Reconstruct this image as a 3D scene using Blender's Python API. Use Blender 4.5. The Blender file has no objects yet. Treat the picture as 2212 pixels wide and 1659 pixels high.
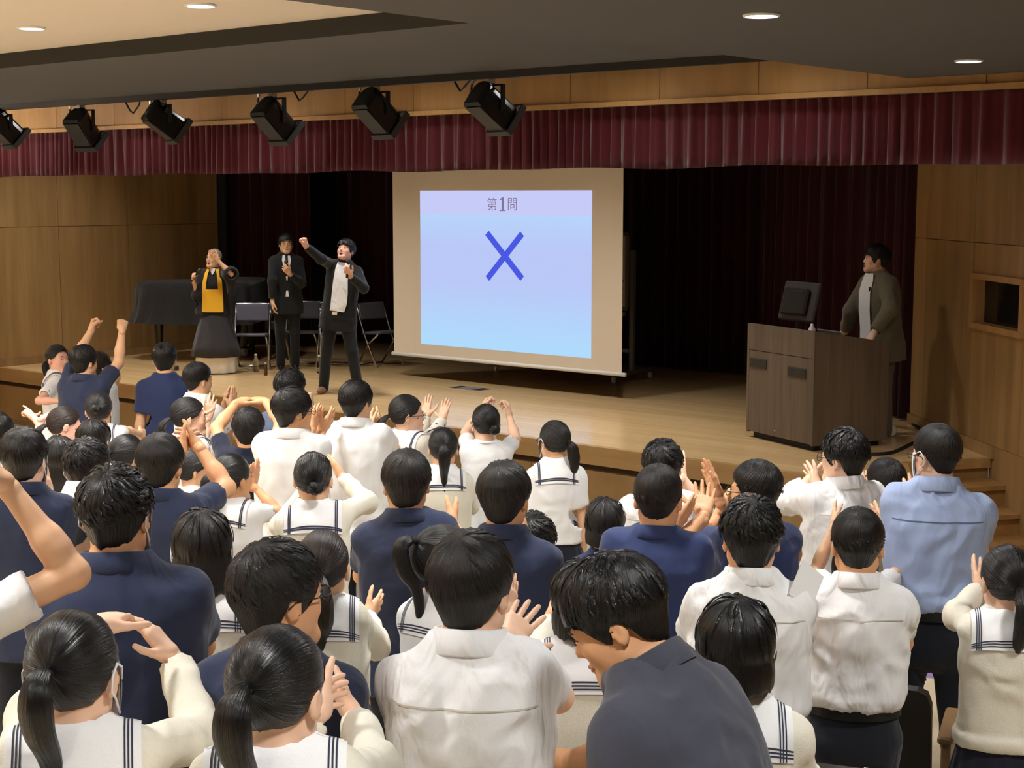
import bpy, bmesh, math, random
import numpy as np
from mathutils import Matrix, Vector
from mathutils.bvhtree import BVHTree

random.seed(7); np.random.seed(7)
SC = bpy.context.scene
COL = SC.collection

# ------------------------------------------------------------------ camera
IMG_W, IMG_H = 2212.0, 1659.0
FPX = 3323.0                                   # focal length in pixels of the 2212 wide frame
CAM_Z = 2.87
YAW, PITCH = math.radians(40.5), math.radians(7.03)
cam_data = bpy.data.cameras.new('camera'); cam = bpy.data.objects.new('camera', cam_data); COL.objects.link(cam)
cam_data.sensor_width = 36.0; cam_data.lens = FPX / IMG_W * 36.0
cam_data.clip_start = 0.05; cam_data.clip_end = 200
cam.location = (0, 0, CAM_Z); cam.rotation_euler = (math.pi/2 - PITCH, 0, YAW)
SC.camera = cam
SC.view_settings.view_transform = 'Standard'; SC.view_settings.look = 'None'
SC.view_settings.gamma = 1.0; SC.view_settings.use_curve_mapping = False
SC.view_settings.exposure = 0.0
# ------------------------------------------------------------------ world: only a faint indoor ambience
world = bpy.data.worlds.new('world'); SC.world = world; world.use_nodes = True
world.node_tree.nodes['Background'].inputs[0].default_value = (1.0, 0.93, 0.82, 1)
world.node_tree.nodes['Background'].inputs[1].default_value = 0.10
# power of each kind of lamp: the downlights, then the added ceiling fill
HALL_W, SOFFIT_W, STAGE_W, SLOT_W, UP_W = 285.0, 250.0, 330.0, 55.0, 130.0

# ------------------------------------------------------------------ measuring the place from the camera
_fw = np.array([-math.sin(YAW)*math.cos(PITCH), math.cos(YAW)*math.cos(PITCH), -math.sin(PITCH)])
_rt = np.array([math.cos(YAW), math.sin(YAW), 0.0]); _up = np.cross(_rt, _fw)
_O = np.array([0, 0, CAM_Z])
def ray(x, y): return _fw + _rt*(x-IMG_W/2)/FPX - _up*(y-IMG_H/2)/FPX
def atz(x, y, z): d = ray(x, y); return _O + d*(z-CAM_Z)/d[2]
def atd(x, y, D): return _O + ray(x, y)*D
def aty(x, y, Y): d = ray(x, y); return _O + d*Y/d[1]
def atx(x, y, X): d = ray(x, y); return _O + d*X/d[0]
def atplane(x, y, p, n): d = ray(x, y); return _O + d*(np.dot(np.array(p)-_O, n)/np.dot(d, n))

STAGE = 0.70
_ax = np.array([.936*-math.sin(YAW)+.352*math.cos(YAW), .936*math.cos(YAW)+.352*math.sin(YAW)]); _ax /= np.linalg.norm(_ax)
RAMP0, RAMPK = 7.57, 0.0955
def floor_z(x, y):
    return max(0.0, min(0.95, RAMPK*(RAMP0 - (x*_ax[0]+y*_ax[1]))))

# ------------------------------------------------------------------ materials
MATS = {}
def _nt(name):
    m = bpy.data.materials.new(name); m.use_nodes = True
    nt = m.node_tree; b = nt.nodes['Principled BSDF']; MATS[name] = m
    return m, nt, b
def _n(nt, t, **kw):
    n = nt.nodes.new(t)
    for k, v in kw.items():
        if k.startswith('i_'):
            key = k[2:]; n.inputs[int(key) if key.isdigit() else key].default_value = v
        else: setattr(n, k, v)
    return n
def rgba(c): return (c[0], c[1], c[2], 1)
def srgb(r, g, b):
    f = lambda u: (u/255/12.92) if u/255 <= .04045 else ((u/255+.055)/1.055)**2.4
    return (f(r), f(g), f(b))
def plain(name, c, rough=.6, metal=0, spec=.5, noise=0, nscale=40, bump=0, bscale=200, coat=0, sheen=0):
    m, nt, b = _nt(name)
    b.inputs['Base Color'].default_value = rgba(c); b.inputs['Roughness'].default_value = rough
    b.inputs['Metallic'].default_value = metal; b.inputs['Specular IOR Level'].default_value = spec
    if coat: b.inputs['Coat Weight'].default_value = coat
    if sheen: b.inputs['Sheen Weight'].default_value = sheen; b.inputs['Sheen Roughness'].default_value = .5
    tc = _n(nt, 'ShaderNodeTexCoord')
    if noise:
        t = _n(nt, 'ShaderNodeTexNoise'); t.inputs['Scale'].default_value = nscale; t.inputs['Detail'].default_value = 3
        nt.links.new(tc.outputs['Object'], t.inputs['Vector'])
        mx = _n(nt, 'ShaderNodeMix', data_type='RGBA')
        mx.inputs[6].default_value = rgba([u*(1-noise) for u in c]); mx.inputs[7].default_value = rgba([min(1, u*(1+noise)) for u in c])
        nt.links.new(t.outputs['Fac'], mx.inputs[0]); nt.links.new(mx.outputs[2], b.inputs['Base Color'])
    if bump:
        t = _n(nt, 'ShaderNodeTexNoise'); t.inputs['Scale'].default_value = bscale; t.inputs['Detail'].default_value = 4
        nt.links.new(tc.outputs['Object'], t.inputs['Vector'])
        bp = _n(nt, 'ShaderNodeBump'); bp.inputs['Strength'].default_value = bump; bp.inputs['Distance'].default_value = .01
        nt.links.new(t.outputs['Fac'], bp.inputs['Height']); nt.links.new(bp.outputs['Normal'], b.inputs['Normal'])
    return m
def cloth(name, c, rough=.85, fold=.5, fscale=7, weave=.15, wscale=500, sheen=.15):
    """woven cloth: soft folds (stretched noise) plus a fine weave, both as bump"""
    m, nt, b = _nt(name)
    b.inputs['Roughness'].default_value = rough
    b.inputs['Specular IOR Level'].default_value = .25; b.inputs['Sheen Weight'].default_value = sheen
    tc = _n(nt, 'ShaderNodeTexCoord')
    mp = _n(nt, 'ShaderNodeMapping'); mp.inputs['Scale'].default_value = (1, 1, .45)
    nt.links.new(tc.outputs['Object'], mp.inputs['Vector'])
    f = _n(nt, 'ShaderNodeTexNoise'); f.inputs['Scale'].default_value = fscale; f.inputs['Detail'].default_value = 2.5; f.inputs['Distortion'].default_value = .9
    nt.links.new(mp.outputs[0], f.inputs['Vector'])
    w = _n(nt, 'ShaderNodeTexNoise'); w.inputs['Scale'].default_value = wscale
    nt.links.new(tc.outputs['Object'], w.inputs['Vector'])
    b1 = _n(nt, 'ShaderNodeBump'); b1.inputs['Strength'].default_value = fold; b1.inputs['Distance'].default_value = .03
    b2 = _n(nt, 'ShaderNodeBump'); b2.inputs['Strength'].default_value = weave; b2.inputs['Distance'].default_value = .003
    nt.links.new(f.outputs['Fac'], b1.inputs['Height']); nt.links.new(w.outputs['Fac'], b2.inputs['Height'])
    nt.links.new(b1.outputs['Normal'], b2.inputs['Normal']); nt.links.new(b2.outputs['Normal'], b.inputs['Normal'])
    mx = _n(nt, 'ShaderNodeMix', data_type='RGBA')
    mx.inputs[6].default_value = rgba([u*.9 for u in c]); mx.inputs[7].default_value = rgba([min(1, u*1.08) for u in c])
    nt.links.new(w.outputs['Fac'], mx.inputs[0]); nt.links.new(mx.outputs[2], b.inputs['Base Color'])
    return m
def wood(name, c1, c2, scale=(9, 9, .7), rough=.45, axis='Object', spec=.4, detail=5, blotch=.35, per_object=.0):
    """straight-grained veneer; the grain runs along the axis whose scale is small"""
    m, nt, b = _nt(name)
    b.inputs['Roughness'].default_value = rough; b.inputs['Specular IOR Level'].default_value = spec
    tc = _n(nt, 'ShaderNodeTexCoord'); mp = _n(nt, 'ShaderNodeMapping'); mp.inputs['Scale'].default_value = scale
    nt.links.new(tc.outputs[axis], mp.inputs['Vector'])
    vec = mp.outputs[0]
    if per_object:
        oi = _n(nt, 'ShaderNodeObjectInfo'); ad = _n(nt, 'ShaderNodeVectorMath', operation='MULTIPLY_ADD')
        cm = _n(nt, 'ShaderNodeCombineXYZ')
        for k in range(3): nt.links.new(oi.outputs['Random'], cm.inputs[k])
        nt.links.new(cm.outputs[0], ad.inputs[0]); ad.inputs[1].default_value = (37, 53, 11); nt.links.new(mp.outputs[0], ad.inputs[2]); vec = ad.outputs[0]
    t = _n(nt, 'ShaderNodeTexNoise'); t.inputs['Scale'].default_value = 1.0; t.inputs['Detail'].default_value = detail; t.inputs['Roughness'].default_value = .65
    nt.links.new(vec, t.inputs['Vector'])
    t2 = _n(nt, 'ShaderNodeTexNoise'); t2.inputs['Scale'].default_value = .22; t2.inputs['Detail'].default_value = 2
    nt.links.new(vec, t2.inputs['Vector'])
    mx0 = _n(nt, 'ShaderNodeMix'); mx0.inputs[0].default_value = blotch
    nt.links.new(t.outputs['Fac'], mx0.inputs[2]); nt.links.new(t2.outputs['Fac'], mx0.inputs[3])
    rp = _n(nt, 'ShaderNodeMapRange'); rp.inputs[1].default_value = .32; rp.inputs[2].default_value = .68
    nt.links.new(mx0.outputs[0], rp.inputs[0])
    mx = _n(nt, 'ShaderNodeMix', data_type='RGBA'); mx.inputs[6].default_value = rgba(c1); mx.inputs[7].default_value = rgba(c2)
    nt.links.new(rp.outputs[0], mx.inputs[0])
    out = mx.outputs[2]
    if per_object:
        hv = _n(nt, 'ShaderNodeHueSaturation'); mr = _n(nt, 'ShaderNodeMapRange'); mr.inputs[3].default_value = 1-per_object; mr.inputs[4].default_value = 1+per_object
        nt.links.new(oi.outputs['Random'], mr.inputs[0]); nt.links.new(mr.outputs[0], hv.inputs['Value']); nt.links.new(out, hv.inputs['Color']); out = hv.outputs[0]
    nt.links.new(out, b.inputs['Base Color'])
    return m
def emit(name, c, s):
    m, nt, b = _nt(name)
    b.inputs['Base Color'].default_value = (0, 0, 0, 1); b.inputs['Emission Color'].default_value = rgba(c); b.inputs['Emission Strength'].default_value = s
    b.inputs['Roughness'].default_value = .6; b.inputs['Specular IOR Level'].default_value = .1
    return m
def skin_mat(name, c):
    m, nt, b = _nt(name)
    b.inputs['Roughness'].default_value = .52; b.inputs['Subsurface Weight'].default_value = .12
    b.inputs['Subsurface Radius'].default_value = (.012, .005, .003); b.inputs['Subsurface Scale'].default_value = .6
    b.inputs['Specular IOR Level'].default_value = .35
    tc = _n(nt, 'ShaderNodeTexCoord'); t = _n(nt, 'ShaderNodeTexNoise'); t.inputs['Scale'].default_value = 22; t.inputs['Detail'].default_value = 3
    nt.links.new(tc.outputs['Object'], t.inputs['Vector'])
    mx = _n(nt, 'ShaderNodeMix', data_type='RGBA'); mx.inputs[6].default_value = rgba((c[0]*.93, c[1]*.86, c[2]*.82)); mx.inputs[7].default_value = rgba((min(1, c[0]*1.05), c[1]*1.05, c[2]*1.05))
    nt.links.new(t.outputs['Fac'], mx.inputs[0]); nt.links.new(mx.outputs[2], b.inputs['Base Color'])
    return m
def hair_mat(name, c, rough=.31):
    m, nt, b = _nt(name)
    b.inputs['Roughness'].default_value = rough; b.inputs['Specular IOR Level'].default_value = .40
    uv = _n(nt, 'ShaderNodeUVMap'); mp = _n(nt, 'ShaderNodeMapping'); mp.inputs['Scale'].default_value = (95, 2.2, 1)
    nt.links.new(uv.outputs[0], mp.inputs['Vector'])
    t = _n(nt, 'ShaderNodeTexNoise'); t.inputs['Scale'].default_value = 1; t.inputs['Detail'].default_value = 4; t.inputs['Roughness'].default_value = .6
    nt.links.new(mp.outputs[0], t.inputs['Vector'])
    bp = _n(nt, 'ShaderNodeBump'); bp.inputs['Strength'].default_value = .9; bp.inputs['Distance'].default_value = .008
    nt.links.new(t.outputs['Fac'], bp.inputs['Height']); nt.links.new(bp.outputs['Normal'], b.inputs['Normal'])
    mx = _n(nt, 'ShaderNodeMix', data_type='RGBA'); mx.inputs[6].default_value = rgba([u*.6 for u in c]); mx.inputs[7].default_value = rgba([u*1.8 for u in c])
    nt.links.new(t.outputs['Fac'], mx.inputs[0]); nt.links.new(mx.outputs[2], b.inputs['Base Color'])
    return m

wood('wall_oak', srgb(132, 101, 60), srgb(170, 136, 88), scale=(7, 7, .5), rough=.5, per_object=.07)
wood('band_oak', srgb(160, 120, 70), srgb(190, 148, 94), scale=(7, 7, .6), rough=.5, per_object=.05)
wood('front_oak', srgb(134, 100, 58), srgb(164, 128, 80), scale=(2.2, 9, 1.3), rough=.5)
wood('nosing_oak', srgb(150, 112, 66), srgb(182, 144, 92), scale=(.8, 9, 9), rough=.4)
wood('stage_maple', srgb(196, 158, 106), srgb(222, 188, 138), scale=(.7, 16, 1), rough=.22, spec=.5, blotch=.3)
wood('step_oak', srgb(140, 100, 55), srgb(172, 130, 78), scale=(2, 9, 9), rough=.4)
wood('lectern_wood', srgb(86, 74, 62), srgb(112, 98, 84), scale=(14, 14, .8), rough=.5, blotch=.2)
wood('seat_ply', srgb(112, 84, 54), srgb(140, 108, 72), scale=(12, 2, 12), rough=.4)
plain('groove', srgb(70, 50, 28), .8)
plain('ceiling_white', srgb(232, 218, 200), .9)
plain('ceiling_grey', srgb(92, 90, 88), .9)
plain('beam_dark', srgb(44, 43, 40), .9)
plain('black_metal', srgb(22, 22, 22), .45, spec=.4)
plain('black_gloss', srgb(18, 18, 19), .22, spec=.6)
plain('dark_plate', srgb(52, 50, 48), .5)
plain('steel', srgb(190, 190, 190), .25, metal=1)
plain('brass', srgb(200, 180, 140), .3, metal=1)
plain('grey_metal', srgb(120, 118, 114), .5, metal=.3)
plain('chair_vinyl', srgb(92, 92, 104), .6, bump=.1)
plain('white_plastic', srgb(235, 235, 230), .5)
plain('screen_white', srgb(228, 218, 200), .9)
plain('board_white', srgb(205, 198, 184), .5)
plain('window_dark', srgb(20, 20, 22), .12, spec=.5)
plain('seat_dark', srgb(34, 28, 24), .6, noise=.1)
plain('rubber', srgb(14, 14, 14), .7)
plain('paper', srgb(240, 240, 238), .8)
plain('sign_white', srgb(240, 240, 240), .5)
plain('flat_brown', srgb(46, 40, 34), .8)
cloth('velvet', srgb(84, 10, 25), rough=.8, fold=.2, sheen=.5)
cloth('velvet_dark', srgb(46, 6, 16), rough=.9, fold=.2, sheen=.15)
cloth('piano_cloth', srgb(34, 33, 33), rough=.9, fold=.5)
plain('glass_dark', srgb(30, 30, 30), .05, spec=.6)
def glassy(name, c, alpha=.35):
    m, nt, b = _nt(name)
    b.inputs['Base Color'].default_value = rgba(c); b.inputs['Roughness'].default_value = .06
    b.inputs['Transmission Weight'].default_value = 1.0; b.inputs['IOR'].default_value = 1.2
    return m
glassy('bottle_clear', (.92, .95, .95)); plain('tea', srgb(70, 30, 16), .15, spec=.6)
glassy('lens_clear', (1, 1, 1))
# clothes, skin and hair
cloth('navy', srgb(44, 52, 78), fold=.45, fscale=6)
cloth('navy_bright', srgb(46, 58, 98), fold=.45, fscale=6)
cloth('navy_dark', srgb(26, 32, 52), fold=.5)
cloth('charcoal', srgb(66, 68, 80), fold=.6, fscale=6)
cloth('bluegrey', srgb(92, 108, 134), fold=.4)
cloth('white_cotton', srgb(243, 243, 243), fold=1.0, fscale=9, sheen=.05)
cloth('white_polo', srgb(242, 244, 245), fold=.5, fscale=6, sheen=.05)
cloth('white_collar', srgb(246, 247, 248), fold=.3, sheen=.05)
cloth('cream', srgb(234, 229, 212), fold=.35, fscale=6, weave=.4, wscale=260, sheen=.2)
cloth('skyblue', srgb(170, 188, 226), fold=.8, fscale=8)
cloth('trouser', srgb(28, 31, 42), fold=.4)
cloth('skirt_navy', srgb(26, 28, 42), fold=.3)
cloth('suit_black', srgb(28, 31, 33), fold=.4)
cloth('jacket_olive', srgb(112, 104, 86), fold=.6, fscale=6, weave=.3)
cloth('robe_black', srgb(30, 29, 30), fold=.5)
cloth('robe_skirt', srgb(52, 51, 54), fold=.5)
cloth('robe_white', srgb(238, 232, 220), fold=.4)
cloth('rakusu', srgb(238, 180, 44), fold=.2)
cloth('mask_white', srgb(240, 242, 245), fold=.1)
plain('stripe_navy', srgb(46, 50, 72), .8)
plain('tie_dark', srgb(30, 22, 24), .7)
skin_mat('skin_a', srgb(236, 190, 152)); skin_mat('skin_b', srgb(222, 170, 128)); skin_mat('skin_c', srgb(240, 200, 172)); skin_mat('skin_pink', srgb(242, 190, 170))
hair_mat('hair_black', (.0060, .0058, .0062)); hair_mat('hair_soft', (.0085, .0075, .0072), .42); hair_mat('hair_brown', (.018, .011, .009), .4)
plain('stubble', srgb(150, 128, 112), .7)
plain('lip', srgb(196, 112, 100), .5); plain('mouth_dark', srgb(70, 16, 16), .5)
plain('eye_white', srgb(235, 230, 225), .3); plain('iris', srgb(20, 14, 10), .2)
plain('sock', srgb(235, 235, 235), .8); plain('shoe_black', srgb(20, 20, 20), .4); plain('shoe_white', srgb(225, 222, 215), .6); plain('shoe_brown', srgb(150, 108, 80), .6)
M = MATS
# ------------------------------------------------------------------ mesh helpers
ORG = {}
def link(o, parent=None, org=None):
    COL.objects.link(o)
    if parent is not None: o.parent = parent
    ORG[o] = np.array(org if org is not None else (0, 0, 0), float)
def mesh_obj(name, V, Fc, mat, parent=None, org=None, smooth=False, uv=None, midx=None):
    """V in world coordinates; origin at org (a child shares its parent's origin)"""
    V = np.asarray(V, float)
    o0 = ORG[parent] if parent is not None else np.array(org if org is not None else (0, 0, 0), float)
    me = bpy.data.meshes.new(name); V = V - o0
    if isinstance(Fc, np.ndarray):
        n, k = Fc.shape
        me.vertices.add(len(V)); me.vertices.foreach_set('co', V.astype(np.float32).ravel())
        me.loops.add(n*k); me.loops.foreach_set('vertex_index', Fc.astype(np.int32).ravel())
        me.polygons.add(n); me.polygons.foreach_set('loop_start', np.arange(0, n*k, k, dtype=np.int32))
        me.update(calc_edges=True)
    else:
        me.from_pydata(V.tolist(), [], [list(f) for f in Fc])
    for m in (mat if isinstance(mat, (list, tuple)) else [mat]): me.materials.append(m)
    if midx is not None: me.polygons.foreach_set('material_index', np.asarray(midx, np.int32))
    if smooth: me.polygons.foreach_set('use_smooth', np.ones(len(me.polygons), bool))
    if uv is not None:
        li = np.zeros(len(me.loops), np.int32); me.loops.foreach_get('vertex_index', li)
        u = me.uv_layers.new(name='UVMap'); u.data.foreach_set('uv', np.asarray(uv, np.float32)[li].ravel())
    me.update()
    o = bpy.data.objects.new(name, me); link(o, parent, o0)
    if parent is None: o.location = o0
    return o
def tag(o, label=None, cat=None, group=None, kind=None):
    if label: o['label'] = label
    if cat: o['category'] = cat
    if group: o['group'] = group
    if kind: o['kind'] = kind
    return o
def empty(name, loc):
    o = bpy.data.objects.new(name, None); link(o, None, loc); o.location = loc; o.empty_display_size = .1
    return o
def rotz(a): c, s = math.cos(a), math.sin(a); return np.array([[c, -s, 0], [s, c, 0], [0, 0, 1.]])
def rotx(a): c, s = math.cos(a), math.sin(a); return np.array([[1., 0, 0], [0, c, -s], [0, s, c]])
def roty(a): c, s = math.cos(a), math.sin(a); return np.array([[c, 0, s], [0, 1., 0], [-s, 0, c]])
def unit(v): v = np.asarray(v, float); return v/(np.linalg.norm(v)+1e-12)
class MB:
    def __init__(s): s.V = []; s.F = []; s.mi = []; s.cur = 0
    def add(s, V, Fc):
        k = len(s.V); s.V += [tuple(v) for v in V]; s.F += [tuple(i+k for i in f) for f in Fc]; s.mi += [s.cur]*len(Fc); return s
    def box(s, c, size, R=None, bev=0):
        hx, hy, hz = [u/2 for u in size]; R = np.eye(3) if R is None else R
        if bev:
            b = min(bev, hx*.9, hy*.9, hz*.9); P = []
            for sx in (-1, 1):
                for sy in (-1, 1):
                    for sz in (-1, 1):
                        P += [(sx*hx, sy*(hy-b), sz*(hz-b)), (sx*(hx-b), sy*hy, sz*(hz-b)), (sx*(hx-b), sy*(hy-b), sz*hz)]
            bm = bmesh.new(); [bm.verts.new(p) for p in P]; bmesh.ops.convex_hull(bm, input=bm.verts[:])
            bm.verts.index_update(); V = [R @ np.array(v.co)+np.array(c) for v in bm.verts]; Fc = [[v.index for v in f.verts] for f in bm.faces]; bm.free()
            return s.add(V, Fc)
        V = [R @ np.array((x*hx, y*hy, z*hz))+np.array(c) for x in (-1, 1) for y in (-1, 1) for z in (-1, 1)]
        return s.add(V, [(0, 1, 3, 2), (4, 6, 7, 5), (0, 4, 5, 1), (2, 3, 7, 6), (0, 2, 6, 4), (1, 5, 7, 3)])
    def tube(s, path, r, n=8, cap=True, closed=False):
        P = [np.array(p, float) for p in path]; m = len(P); rs = r if hasattr(r, '__len__') else [r]*m
        up = np.array((0.0, 0, 1)); V = []; prev = None
        for i in range(m):
            if closed: t = unit(P[(i+1) % m]-P[i-1])
            else: t = unit(P[min(i+1, m-1)]-P[max(i-1, 0)])
            if prev is None:
                a = unit(np.cross(t, up)) if abs(t[2]) < .95 else unit(np.cross(t, (1, 0, 0)))
            else: a = unit(prev-t*np.dot(prev, t))
            prev = a; b = np.cross(t, a)
            V += [P[i]+rs[i]*(a*math.cos(2*math.pi*k/n)+b*math.sin(2*math.pi*k/n)) for k in range(n)]
        Fc = []
        for i in range(m if closed else m-1):
            j = (i+1) % m
            Fc += [(i*n+k, i*n+(k+1) % n, j*n+(k+1) % n, j*n+k) for k in range(n)]
        if cap and not closed: Fc += [tuple(range(n))[::-1], tuple((m-1)*n+k for k in range(n))]
        return s.add(V, Fc)
    def lathe(s, c, prof, n=20, R=None):
        R = np.eye(3) if R is None else R; m = len(prof)
        V = [R @ np.array((r*math.cos(2*math.pi*k/n), r*math.sin(2*math.pi*k/n), z))+np.array(c) for r, z in prof for k in range(n)]
        Fc = [(i*n+k, i*n+(k+1) % n, (i+1)*n+(k+1) % n, (i+1)*n+k) for i in range(m-1) for k in range(n)]
        Fc += [tuple(range(n))[::-1], tuple((m-1)*n+k for k in range(n))]
        return s.add(V, Fc)
    def prism(s, poly, z0, z1):
        n = len(poly); V = [(x, y, z0) for x, y in poly]+[(x, y, z1) for x, y in poly]
        return s.add(V, [tuple(range(n))[::-1], tuple(range(n, 2*n))]+[(i, (i+1) % n, n+(i+1) % n, n+i) for i in range(n)])
    def build(s, name, mat, parent=None, org=None, smooth=False):
        return mesh_obj(name, s.V, s.F, mat, parent, org, smooth, midx=s.mi if isinstance(mat, (list, tuple)) else None)

# ------------------------------------------------------------------ the room
WALL_Y = 10.30                    # front wall / proscenium plane
STF = 10.50                       # stage front
XL = -17.5                        # left side wall of the stage
RW0, RW1 = np.array([-6.55, 13.508]), np.array([-5.178, 12.182])      # splayed right wall
RD = unit(np.append(RW1-RW0, 0))[:2]; RN = np.array([-RD[1], RD[0]])*-1   # RN points into the hall
if np.dot(RN, -RW1) < 0: RN = -RN
def struct(o): o['kind'] = 'structure'; return o

def build_floor():
    mb = MB()
    xs = np.linspace(-18.2, 4, 60); ys = np.linspace(-3, STF, 44)
    V = [(x, y, floor_z(x, y)) for y in ys for x in xs]; nx = len(xs)
    mb.add(V, [(j*nx+i, j*nx+i+1, (j+1)*nx+i+1, (j+1)*nx+i) for j in range(len(ys)-1) for i in range(nx-1)])
    k = len(mb.V)
    # the triangle beside the stairs, right of the stage end
    e = RW1+RD*6.0
    mb.add([(-5.6, STF, 0), (4, STF, 0), (4, 13, 0), (-5.6, 13, 0)], [(0, 1, 2, 3)])
    m, nt, b = _nt('hall_vinyl'); b.inputs['Roughness'].default_value = .55
    tc = _n(nt, 'ShaderNodeTexCoord'); dp = _n(nt, 'ShaderNodeVectorMath', operation='DOT_PRODUCT'); dp.inputs[1].default_value = (_ax[0], _ax[1], 0)
    nt.links.new(tc.outputs['Object'], dp.inputs[0])
    cr = _n(nt, 'ShaderNodeValToRGB'); cr.color_ramp.interpolation = 'CONSTANT'
    mr = _n(nt, 'ShaderNodeMapRange'); mr.inputs[1].default_value = 0; mr.inputs[2].default_value = 10
    nt.links.new(dp.outputs['Value'], mr.inputs[0]); nt.links.new(mr.outputs[0], cr.inputs[0])
    el = cr.color_ramp.elements; el[0].color = rgba(srgb(214, 198, 166)); el[1].position = .921; el[1].color = rgba(srgb(146, 128, 176))
    e3 = el.new(.948); e3.color = rgba(srgb(180, 178, 164))
    ns = _n(nt, 'ShaderNodeTexNoise'); ns.inputs['Scale'].default_value = 30; ns.inputs['Detail'].default_value = 4
    nt.links.new(tc.outputs['Object'], ns.inputs['Vector'])
    mx = _n(nt, 'ShaderNodeMix', data_type='RGBA', blend_type='MULTIPLY'); mx.inputs[0].default_value = .25
    nt.links.new(cr.outputs[0], mx.inputs[6]); nt.links.new(ns.outputs['Color'], mx.inputs[7]); nt.links.new(mx.outputs[2], b.inputs['Base Color'])
    return struct(mb.build('floor', m, org=(0, 0, 0)))
build_floor()

# stage block: floor slab (polygon with the stair recess), front boards
REC = [(-5.05, STF), (-5.62, 11.48), (-5.178, 12.16)]
poly = [(XL-.4, STF)]+REC+[(RW0[0], RW0[1]), (-6.9, 16.4), (XL-.4, 16.4)]
st = MB(); st.prism(poly, STAGE-.05, STAGE); stage_floor = struct(st.build('floor_stage', M['stage_maple']))
base = MB()
inn = [(XL-.4, STF+.03), (-5.07, STF+.03), (-5.635, 11.495), (-5.19, 12.18), (RW0[0]-.02, RW0[1]), (-6.9, 16.3), (XL-.4, 16.3)]
base.prism(inn, 0, STAGE-.05); stage_base = struct(base.build('wall_stage_core', M['groove']))
sf = empty('wall_stage_front', (0, 0, 0)); struct(sf)
def strip(name, pts, z0, z1, out, mat, parent, segs=None):
    mb = MB()
    for a, b in zip(pts[:-1], pts[1:]):
        a = np.array(a, float); b = np.array(b, float); d = unit(b-a); n = np.array([d[1], -d[0]])
        mb.prism([tuple(a+n*out), tuple(b+n*out), tuple(b-n*.03), tuple(a-n*.03)], z0, z1)
    return mb.build(name, mat, parent)
FR = [(XL-.4, STF), (-5.05, STF)]; SD = [(-5.05, STF), (-5.62, 11.48)]
for pts in (FR, SD):
    strip('nosing_board', pts, .54, STAGE+.002, .04, M['nosing_oak'], sf)
    strip('base_rail', pts, .07, .085, .012, M['band_oak'], sf)
    strip('baseboard', pts, 0, .07, .005, M['front_oak'], sf)
xs = np.linspace(XL-.4, -5.05, 8)
for a, b in zip(xs[:-1], xs[1:]):
    mb = MB(); mb.box(((a+b)/2, STF, .285), (b-a-.006, .05, .40)); mb.build('front_panel', M['front_oak'], sf)
strip('front_panel', SD, .085, .485, .0, M['front_oak'], sf)
strip('nosing_board', [(-5.62, 11.48), (-5.178, 12.16)], .62, STAGE+.002, .03, M['nosing_oak'], sf); strip('front_panel', [(-5.62, 11.48), (-5.178, 12.16)], .3, .62, .0, M['front_oak'], sf)
# stairs between the stage end and the splayed wall
stairs = empty('stairs', (-5.2, 11.6, 0)); tag(stairs, 'wooden stairs climbing to the stage beside the right wall', 'stairs')
A0 = np.array([-5.62, 11.48]); LN = unit(np.append(np.array([-5.178, 12.16])-A0, 0))[:2]
for k in range(4):
    o1 = RD*(.30*k-.02); o2 = RD*(.30*(k+1))
    zt = STAGE-.175*(k+1)+.0
    if k == 3: break
    a = A0-LN*.0+o1; b = A0+LN*.83+o1; c = A0+LN*.83+o2; d = A0-LN*.0+o2
    mb = MB(); mb.prism([tuple(a), tuple(d+RD*.03), tuple(c+RD*.03), tuple(b)], zt-.035, zt); mb.build('tread', M['step_oak'], stairs)
    mb = MB(); mb.prism([tuple(a), tuple(d), tuple(c), tuple(b)], 0, zt-.035); mb.build('riser', M['step_oak'], stairs)

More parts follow.
